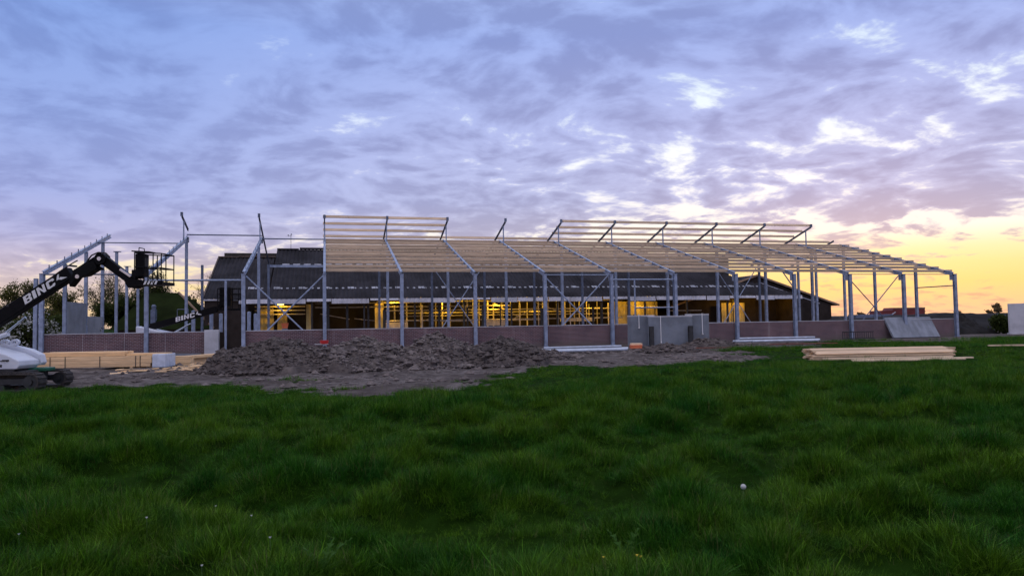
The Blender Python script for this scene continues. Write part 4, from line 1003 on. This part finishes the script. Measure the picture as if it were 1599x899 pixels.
# ------------------------------------------------------------------ trees and bushes
def tree(name, loc, H, lab, seed, leaf='leaf_spring', leaves=3500, spread=.5, lsize=.16, trunk=.16, bare=0.0, cat='tree', group=None, levels=4, droop=.0, first=.22):
    r_ = random.Random(seed); o = empty(name, loc, 0, label=lab, cat=cat, group=group); m = MB(); tips = []
    def grow(p, d, L, r, lev):
        n = 3 if lev < levels else 2; q = p
        for i in range(n):
            d2 = (d + Vector((r_.gauss(0, .16), r_.gauss(0, .16), r_.gauss(.03-droop*lev, .10)))).normalized()
            q2 = q + d2*(L/n); ra, rb_ = r*(1-.5*i/n), r*(1-.5*(i+1)/n)
            m.tube(q, q2, max(ra, .008), max(rb_, .007), 5 if lev < 2 else 3, caps=False)
            if lev >= levels-1: tips.append((q2, d2, lev))
            if lev < levels:
                for _ in range(2 if lev < 2 else 2 + (i > 0)):
                    az = r_.uniform(0, 6.283); sp = r_.uniform(.45, 1.0)*spread*1.7
                    dd = (d2 + Vector((math.cos(az)*sp, math.sin(az)*sp, r_.uniform(-.15, .35)))).normalized()
                    if lev == 0 and i == 0 and first > .3: continue
                    grow(q2, dd, L*r_.uniform(.5, .75), rb_*.62, lev+1)
            q, d = q2, d2
    grow(Vector((0, 0, -.1)), Vector((0, 0, 1)), H*.62, trunk, 0)
    m.build('trunk', 'bark', o)
    if leaves:
        P = np.array([tuple(t[0]) for t in tips]); g = np.random.default_rng(seed); k = g.integers(0, len(P), leaves)
        zmin = P[:, 2].min(); kk = g.random(leaves) > bare*np.clip((P[k, 2]-zmin)/(np.ptp(P[:, 2])+.01), 0, 1); k = k[kk]; n = len(k)
        C = P[k] + g.normal(0, .20, (n, 3))*np.array([1, 1, .8])
        a = g.normal(0, 1, (n, 3)); a /= np.linalg.norm(a, axis=1)[:, None]; b = np.cross(a, g.normal(0, 1, (n, 3))); b /= np.linalg.norm(b, axis=1)[:, None]
        s = (lsize*g.uniform(.5, 1.2, n))[:, None]
        V = np.stack([C-a*s, C+b*s*.55, C+a*s, C-b*s*.55], 1).reshape(-1, 3)
        me = bpy.data.meshes.new('crown'); me.from_pydata(V.tolist(), [], np.arange(4*n).reshape(n, 4).tolist()); me.materials.append(MATS[leaf])
        c = bpy.data.objects.new('crown', me); col.objects.link(c); c.parent = o
    return o
tree('broadleaf_tree', (-52.5, 78, 0), 5.2, 'leafy spring tree at the far left edge behind the boom', 1, 'leaf_spring', 8000, .55, .12)
tree('broadleaf_tree', (-49.2, 79, 0), 4.6, 'lower leafy tree just left of the corner column', 2, 'leaf_spring', 7000, .6, .12)
tree('broadleaf_tree', (-44.8, 80, 0), 5.2, 'half-bare spring tree between the corner column and the second column', 3, 'leaf_spring', 3600, .5, .11, bare=.35)
tree('bare_tree', (-41.2, 82, 0), 4.8, 'nearly bare tree against the glow left of the basket', 4, 'leaf_spring', 260, .55, .14)
tree('broadleaf_tree', (-37.5, 78, 0), 5.2, 'tall dense dark tree behind the middle left columns', 5, 'leaf_dark', 11000, .5, .13, bare=.3)
tree('broadleaf_tree', (-40.0, 76, 0), 3.8, 'dense dark tree just right of the gable panels', 15, 'leaf_dark', 12000, .6, .14)
tree('broadleaf_tree', (-35.6, 78.5, 0), 3.9, 'dense dark low tree directly left of the mossy house', 16, 'leaf_dark', 12000, .6, .14)
tree('bare_tree', (-33.5, 86, 0), 5.0, 'bare twiggy tree above the mossy house roof', 6, 'leaf_spring', 700, .6, .13)
tree('bare_tree', (-29.5, 88, 0), 3.2, 'small twiggy tree left of the old barn roof', 7, 'leaf_spring', 900, .65, .14)
tree('bare_tree', (-36.2, 90, 0), 6.6, 'thin bare tree showing above the lift arm', 8, 'leaf_spring', 380, .45, .14)
tree('dark_bush', (-47.6, 70, 0), 2.0, 'dark evergreen bush right behind the corner column', 9, 'leaf_dark', 9000, .8, .2, cat='bush', trunk=.1)
tree('dark_bush', (-43.5, 70, 0), 2.2, 'dark evergreen bush behind the gable panels', 10, 'leaf_dark', 9000, .8, .2, cat='bush', trunk=.1)
tree('dark_bush', (-51.5, 70, 0), 2.1, 'dark evergreen bush behind the white blossom at left', 19, 'leaf_dark', 9000, .8, .2, cat='bush', trunk=.1)
def blossom(loc, H, lab, seed):
    o = tree('blossom_bush', loc, H, lab, seed, 'leaf_dark', 5000, .8, .09, cat='bush', trunk=.07)
    g = np.random.default_rng(seed+1); n = 1700
    th = g.uniform(0, 6.283, n); ph = np.arccos(g.uniform(-.2, 1, n)); rr_ = H*.78*g.uniform(.8, 1.05, n)*(1+.25*np.sin(3*th+seed)*np.sin(4*ph))
    C = np.stack([rr_*np.sin(ph)*np.cos(th)*1.15, rr_*np.sin(ph)*np.sin(th), H*.45 + rr_*np.cos(ph)], 1)
    keep = fbm(C[:, 0]*2.2+9, C[:, 2]*2.2+C[:, 1], 2) > .47; C = C[keep]; n = len(C)
    a = g.normal(0, 1, (n, 3)); a /= np.linalg.norm(a, axis=1)[:, None]; b = np.cross(a, g.normal(0, 1, (n, 3))); b /= np.linalg.norm(b, axis=1)[:, None]; s = (.075*g.uniform(.5, 1.3, n))[:, None]
    V = np.stack([C-a*s, C+b*s*.7, C+a*s, C-b*s*.7], 1).reshape(-1, 3)
    me = bpy.data.meshes.new('blossoms'); me.from_pydata(V.tolist(), [], np.arange(4*n).reshape(n, 4).tolist()); me.materials.append(MATS['blossom'])
    c = bpy.data.objects.new('blossoms', me); col.objects.link(c); c.parent = o
blossom((-31.6, 48.5, 0), 2.3, 'bush full of white blossom left of the corner column', 20)
blossom((-33.6, 49.5, 0), 1.7, 'low white-blossomed bush at the far left behind the lift hood', 22)
blossom((-31.3, 53.5, 0), 1.6, 'small white-blossomed bush seen between the corner column and gable panel', 24)
tree('dark_bush', (44.2, 66.5, 0), 1.15, 'tall dark bush against the end of the clamp wall', 12, 'leaf_dark', 9000, .7, .18, cat='bush', trunk=.08)
for i, (x, y, H) in enumerate(((166, 300, 3.6), (190, 290, 5.2), (146, 310, 2.6), (181, 300, 3.0))):
    tree('distant_tree', (x, y, 0), H, ['small distant tree right of the red wagon', 'round distant tree left of the dark bush', 'tiny distant tree beside the red wagon', 'low distant tree by the last column'][i], 30+i, 'leaf_haze_tan', 700, .75, .5, group='far trees on the right horizon', levels=3, trunk=.3)

# ------------------------------------------------------------------ meadow grass: tufts of real blades, instanced over the field
def tuft(seed, n, h, spread, lean, w):
    r_ = np.random.default_rng(seed); v = []; f = []
    for _ in range(n):
        a = r_.uniform(0, 6.283); rad = spread*math.sqrt(r_.random()); bx, by = rad*math.cos(a), rad*math.sin(a)
        d = a + r_.normal(0, .9); H = h*r_.uniform(.45, 1.15); bend = lean*r_.uniform(.2, 1.5)*H; ww = w*r_.uniform(.7, 1.3)
        px, py = -math.sin(d)*ww, math.cos(d)*ww; o = len(v); tw = r_.normal(0, .5)
        for k, (u, q) in enumerate(((0, 1), (.4, .9), (.75, .6))):
            x = bx + math.cos(d)*bend*u*u; y = by + math.sin(d)*bend*u*u; z = H*(u - .25*lean*u*u) - .02
            c, s = math.cos(tw*u), math.sin(tw*u); qx, qy = (px*c-py*s)*q, (px*s+py*c)*q
            v += [(x-qx, y-qy, z), (x+qx, y+qy, z)]
        v.append((bx + math.cos(d)*bend, by + math.sin(d)*bend, H*(1-.25*lean)))
        f += [(o, o+1, o+3, o+2), (o+2, o+3, o+5, o+4), (o+4, o+5, o+6)]
    me = bpy.data.meshes.new('grass_tuft'); me.from_pydata(v, [], f); me.materials.append(MATS['grass_blade'])
    return bpy.data.objects.new('grass_tuft', me)
gcol = bpy.data.collections.new('grass_tufts')
for i in range(9):
    gcol.objects.link(tuft(100+i, 28 if i < 8 else 9, [.115, .135, .10, .15, .12, .16, .13, .18, .27][i], [.085, .09, .08, .085, .10, .075, .09, .06, .04][i],
                           [.9, .7, 1.3, 1.0, .6, .8, 1.6, .5, .5][i], .0025))
def straw(seed):
    o = tuft(seed, 4, .21, .07, .5, .0020); o.data.materials.clear(); o.data.materials.append(MATS['straw']); return o
gcol.objects.link(straw(200))

def grass_points():
    r_ = np.random.default_rng(9); P = []; Sc = []
    for y0, y1, dens, sc in ((3.4, 8, 520, 1.0), (8, 13, 330, 1.12), (13, 20, 170, 1.45), (20, 32, 75, 2.0), (32, 62, 26, 2.6)):
        half = .76*y1 + 3.5
        n = int(dens*(y1-y0)*2*half); x = r_.uniform(-half, half, n); y = r_.uniform(y0, y1, n)
        ok = (np.abs(x) < .76*y + 3.2); x, y = x[ok], y[ok]
        so = soil_amount(x, y); t = tussock(x, y)
        ok = (so < .5) & (r_.random(len(x)) < .50 + 1.1*np.clip(t-.25, 0, 1)); x, y, so, t = x[ok], y[ok], so[ok], t[ok]
        P.append(np.stack([x, y, height(x, y, so)], 1))
        s = sc*(.38 + .72*np.clip((t-.28)/.46, 0, 1))*r_.uniform(.75, 1.25, len(x))*(1-.5*so*2*.5)
        s *= .6 + .4*np.clip(-inside_dist(x, y, SOIL)/5.5, 0, 1)
        if y0 >= 20: s *= .55 if y0 < 30 else .46
        keep = ~((np.abs(x-15.4) < 3.6) & (np.abs(y-31.1) < 1.6)) & ~((np.abs(x-15) < 3) & (np.abs(y-28.4) < .8)); P[-1] = P[-1][keep]; s = s[keep]
        Sc.append(s)
    return np.concatenate(P), np.concatenate(Sc)
def scatter(name, P, Sc, coll, seed, label, tilt=.22, zs=1.0):
    r_ = np.random.default_rng(seed); n = len(P)
    me = bpy.data.meshes.new(name); me.vertices.add(n); me.vertices.foreach_set('co', P.ravel())
    a = me.attributes.new('sc', 'FLOAT_VECTOR', 'POINT'); a.data.foreach_set('vector', np.stack([np.minimum(Sc, 1.0)*.5+Sc*.5, np.minimum(Sc, 1.0)*.5+Sc*.5, Sc*zs], 1).astype(np.float32).ravel())
    wind = .22*(fbm(P[:, 0]*.5+70, P[:, 1]*.5, 3)-.5)*4
    rot = np.stack([r_.normal(0, tilt, n), r_.normal(0, tilt, n) + wind*.5, r_.uniform(0, 6.283, n)], 1)
    a = me.attributes.new('ro', 'FLOAT_VECTOR', 'POINT'); a.data.foreach_set('vector', rot.astype(np.float32).ravel())
    me.materials.append(MATS['grass_blade'])
    o = bpy.data.objects.new(name, me); col.objects.link(o); tag(o, label, 'grass', kind='stuff')
    ng = bpy.data.node_groups.new(name + '_nodes', 'GeometryNodeTree')
    ng.interface.new_socket('Geometry', in_out='INPUT', socket_type='NodeSocketGeometry'); ng.interface.new_socket('Geometry', in_out='OUTPUT', socket_type='NodeSocketGeometry')
    N = ng.nodes.new; gi, go = N('NodeGroupInput'), N('NodeGroupOutput'); inst = N('GeometryNodeInstanceOnPoints'); ci = N('GeometryNodeCollectionInfo'); m2p = N('GeometryNodeMeshToPoints')
    ci.inputs['Collection'].default_value = coll; ci.inputs['Separate Children'].default_value = True; ci.inputs['Reset Children'].default_value = True
    inst.inputs['Pick Instance'].default_value = True
    def attr(nm):
        k = N('GeometryNodeInputNamedAttribute'); k.data_type = 'FLOAT_VECTOR'; k.inputs['Name'].default_value = nm; return k.outputs[0]
    e2r = N('FunctionNodeEulerToRotation'); ng.links.new(attr('ro'), e2r.inputs[0])
    L = ng.links.new
    L(gi.outputs[0], m2p.inputs[0]); L(m2p.outputs[0], inst.inputs['Points']); L(ci.outputs[0], inst.inputs['Instance'])
    L(attr('sc'), inst.inputs['Scale']); L(e2r.outputs[0], inst.inputs['Rotation']); L(inst.outputs[0], go.inputs[0])
    md = o.modifiers.new('scatter', 'NODES'); md.node_group = ng
    return o
GP, GS = grass_points()
scatter('meadow_grass', GP, GS, gcol, 4, 'thick dark green meadow grass in tussocks across the foreground')
print('grass tufts', len(GP))

# a rough tuft left standing between the dug ground and the plank stack, and weeds along the heaps
def tall_patch():
    r_ = np.random.default_rng(77); P = []; Sc = []
    for cx, cy, rx, ry, n, s in ((13.0, 40.6, 1.5, 1.1, 420, 1.9), (15.6, 41.8, 1.8, .9, 260, 1.4), (-7.0, 24.0, .9, .35, 60, .8), (25.0, 53.4, 2.6, .5, 160, 1.3), (26.5, 45.0, 4, 1.5, 420, 1.8), (31, 47.5, 3, 1.3, 300, 1.9), (35, 52, 4, 2, 420, 1.8), (-4.6, 20.2, .7, .2, 40, .8)):
        x = r_.normal(cx, rx*.5, n); y = r_.normal(cy, ry*.5, n); P.append(np.stack([x, y, height(x, y)], 1)); Sc.append(s*r_.uniform(.6, 1.2, n))
    return np.concatenate(P), np.concatenate(Sc)
TP, TS = tall_patch()
scatter('rough_grass', TP, TS, gcol, 6, 'rough grass left standing in clumps at the edge of the dug ground')

# ------------------------------------------------------------------ flowers and weeds in the grass
dn = empty('dandelion_clock', (2.05, 6.75, gz(2.05, 6.75)), 0, label='white dandelion clock standing in the grass lower right of centre', cat='flower')
MB().tube((0, 0, 0), (.01, 0, .20), .004, n=6).build('stalk', 'stem', dn)
m = MB(); g_ = np.random.default_rng(2)
for i in range(170):
    d = g_.normal(0, 1, 3); d /= np.linalg.norm(d); p = Vector(d)*.024 + Vector((.01, 0, .22)); x = Vector(d).orthogonal().normalized()*.005; y = Vector(d).cross(x)
    m.add([p-x-y, p+x-y, p+x+y, p-x+y], [(0, 1, 2, 3)]); m.add([Vector((.01, 0, .22))-x*.1, Vector((.01, 0, .22))+x*.1, p], [(0, 1, 2)])
m.build('seed_head', 'petal_white', dn)
def daisy(x, y, h, mat='petal_white', lab='', grp='', r=.010):
    o = empty('meadow_flower', (x, y, gz(x, y)), random.uniform(0, 6), label=lab, cat='flower', group=grp)
    MB().tube((0, 0, 0), (.01, .0, h), .003, n=5).build('stalk', 'stem', o)
    m = MB()
    for k in range(7):
        a = k*.8976; m.add([(.01+.003*math.cos(a), .003*math.sin(a), h), (.01+r*math.cos(a-.3), r*math.sin(a-.3), h+.007), (.01+r*1.15*math.cos(a), r*1.15*math.sin(a), h+.008), (.01+r*math.cos(a+.3), r*math.sin(a+.3), h+.007)], [(0, 1, 2, 3)])
    m.lathe((.01, 0, h-.004), [(0, 0), (.006, .003), (.006, .010), (0, .014)], 7)
    m.build('petals', mat, o)
fr_ = random.Random(8)
for i in range(8):
    y = fr_.uniform(5.0, 7.0); x = -y*fr_.uniform(.32, .70)
    daisy(x, y, fr_.uniform(.13, .19), 'petal_white', 'small white meadow flower in the grass at lower left', 'white flowers at lower left')
for i in range(3):
    y = fr_.uniform(4.95, 5.3); x = y*fr_.uniform(.06, .22)
    daisy(x, y, fr_.uniform(.13, .17), 'petal_yellow', 'small yellow flower in the grass at the bottom edge right of centre', 'yellow flowers at the bottom edge', .011)
def thistle(x, y, H, n, lab, seed):
    r_ = random.Random(seed); o = empty('thistle_plant', (x, y, gz(x, y)), r_.uniform(0, 6), label=lab, cat='weed')
    for k in range(n):
        a = 6.283*k/n + r_.uniform(-.3, .3); L = H*r_.uniform(.7, 1.15); el = r_.uniform(.8, 1.35); m = MB()
        c, s = math.cos(a), math.sin(a); pts = []
        for i in range(9):
            u = i/8; rr_ = L*u*math.cos(el*(1-.35*u)); z = L*u*math.sin(el*(1-.45*u)); pts.append((rr_, z))
        for i in range(8):
            w = L*.13*math.sin(math.pi*min(1, (i+1.2)/9))*(1.0 if i % 2 else .45)
            (r0, z0), (r1, z1) = pts[i], pts[i+1]
            for sg in (-1, 1):
                m.add([(r0*c, r0*s, z0), (r1*c, r1*s, z1), ((r1*c)-sg*w*s, (r1*s)+sg*w*c, z1+.006), ((r0*.6+r1*.4)*c - sg*w*.35*s, (r0*.6+r1*.4)*s + sg*w*.35*c, z0)], [(0, 1, 2, 3)])
        m.build('leaf', 'weed_leaf', o)
thistle(.83, 5.75, .34, 5, 'upright jagged-leaved weed in the grass right of the bottom centre', 1)
thistle(-1.33, 5.15, .30, 6, 'jagged-leaved weed at the bottom edge left of centre', 2)
thistle(1.05, 5.45, .26, 5, 'low jagged-leaved weed just right of the upright one', 3)
thistle(1.22, 5.05, .20, 5, 'small weed at the bottom edge right of centre', 4)
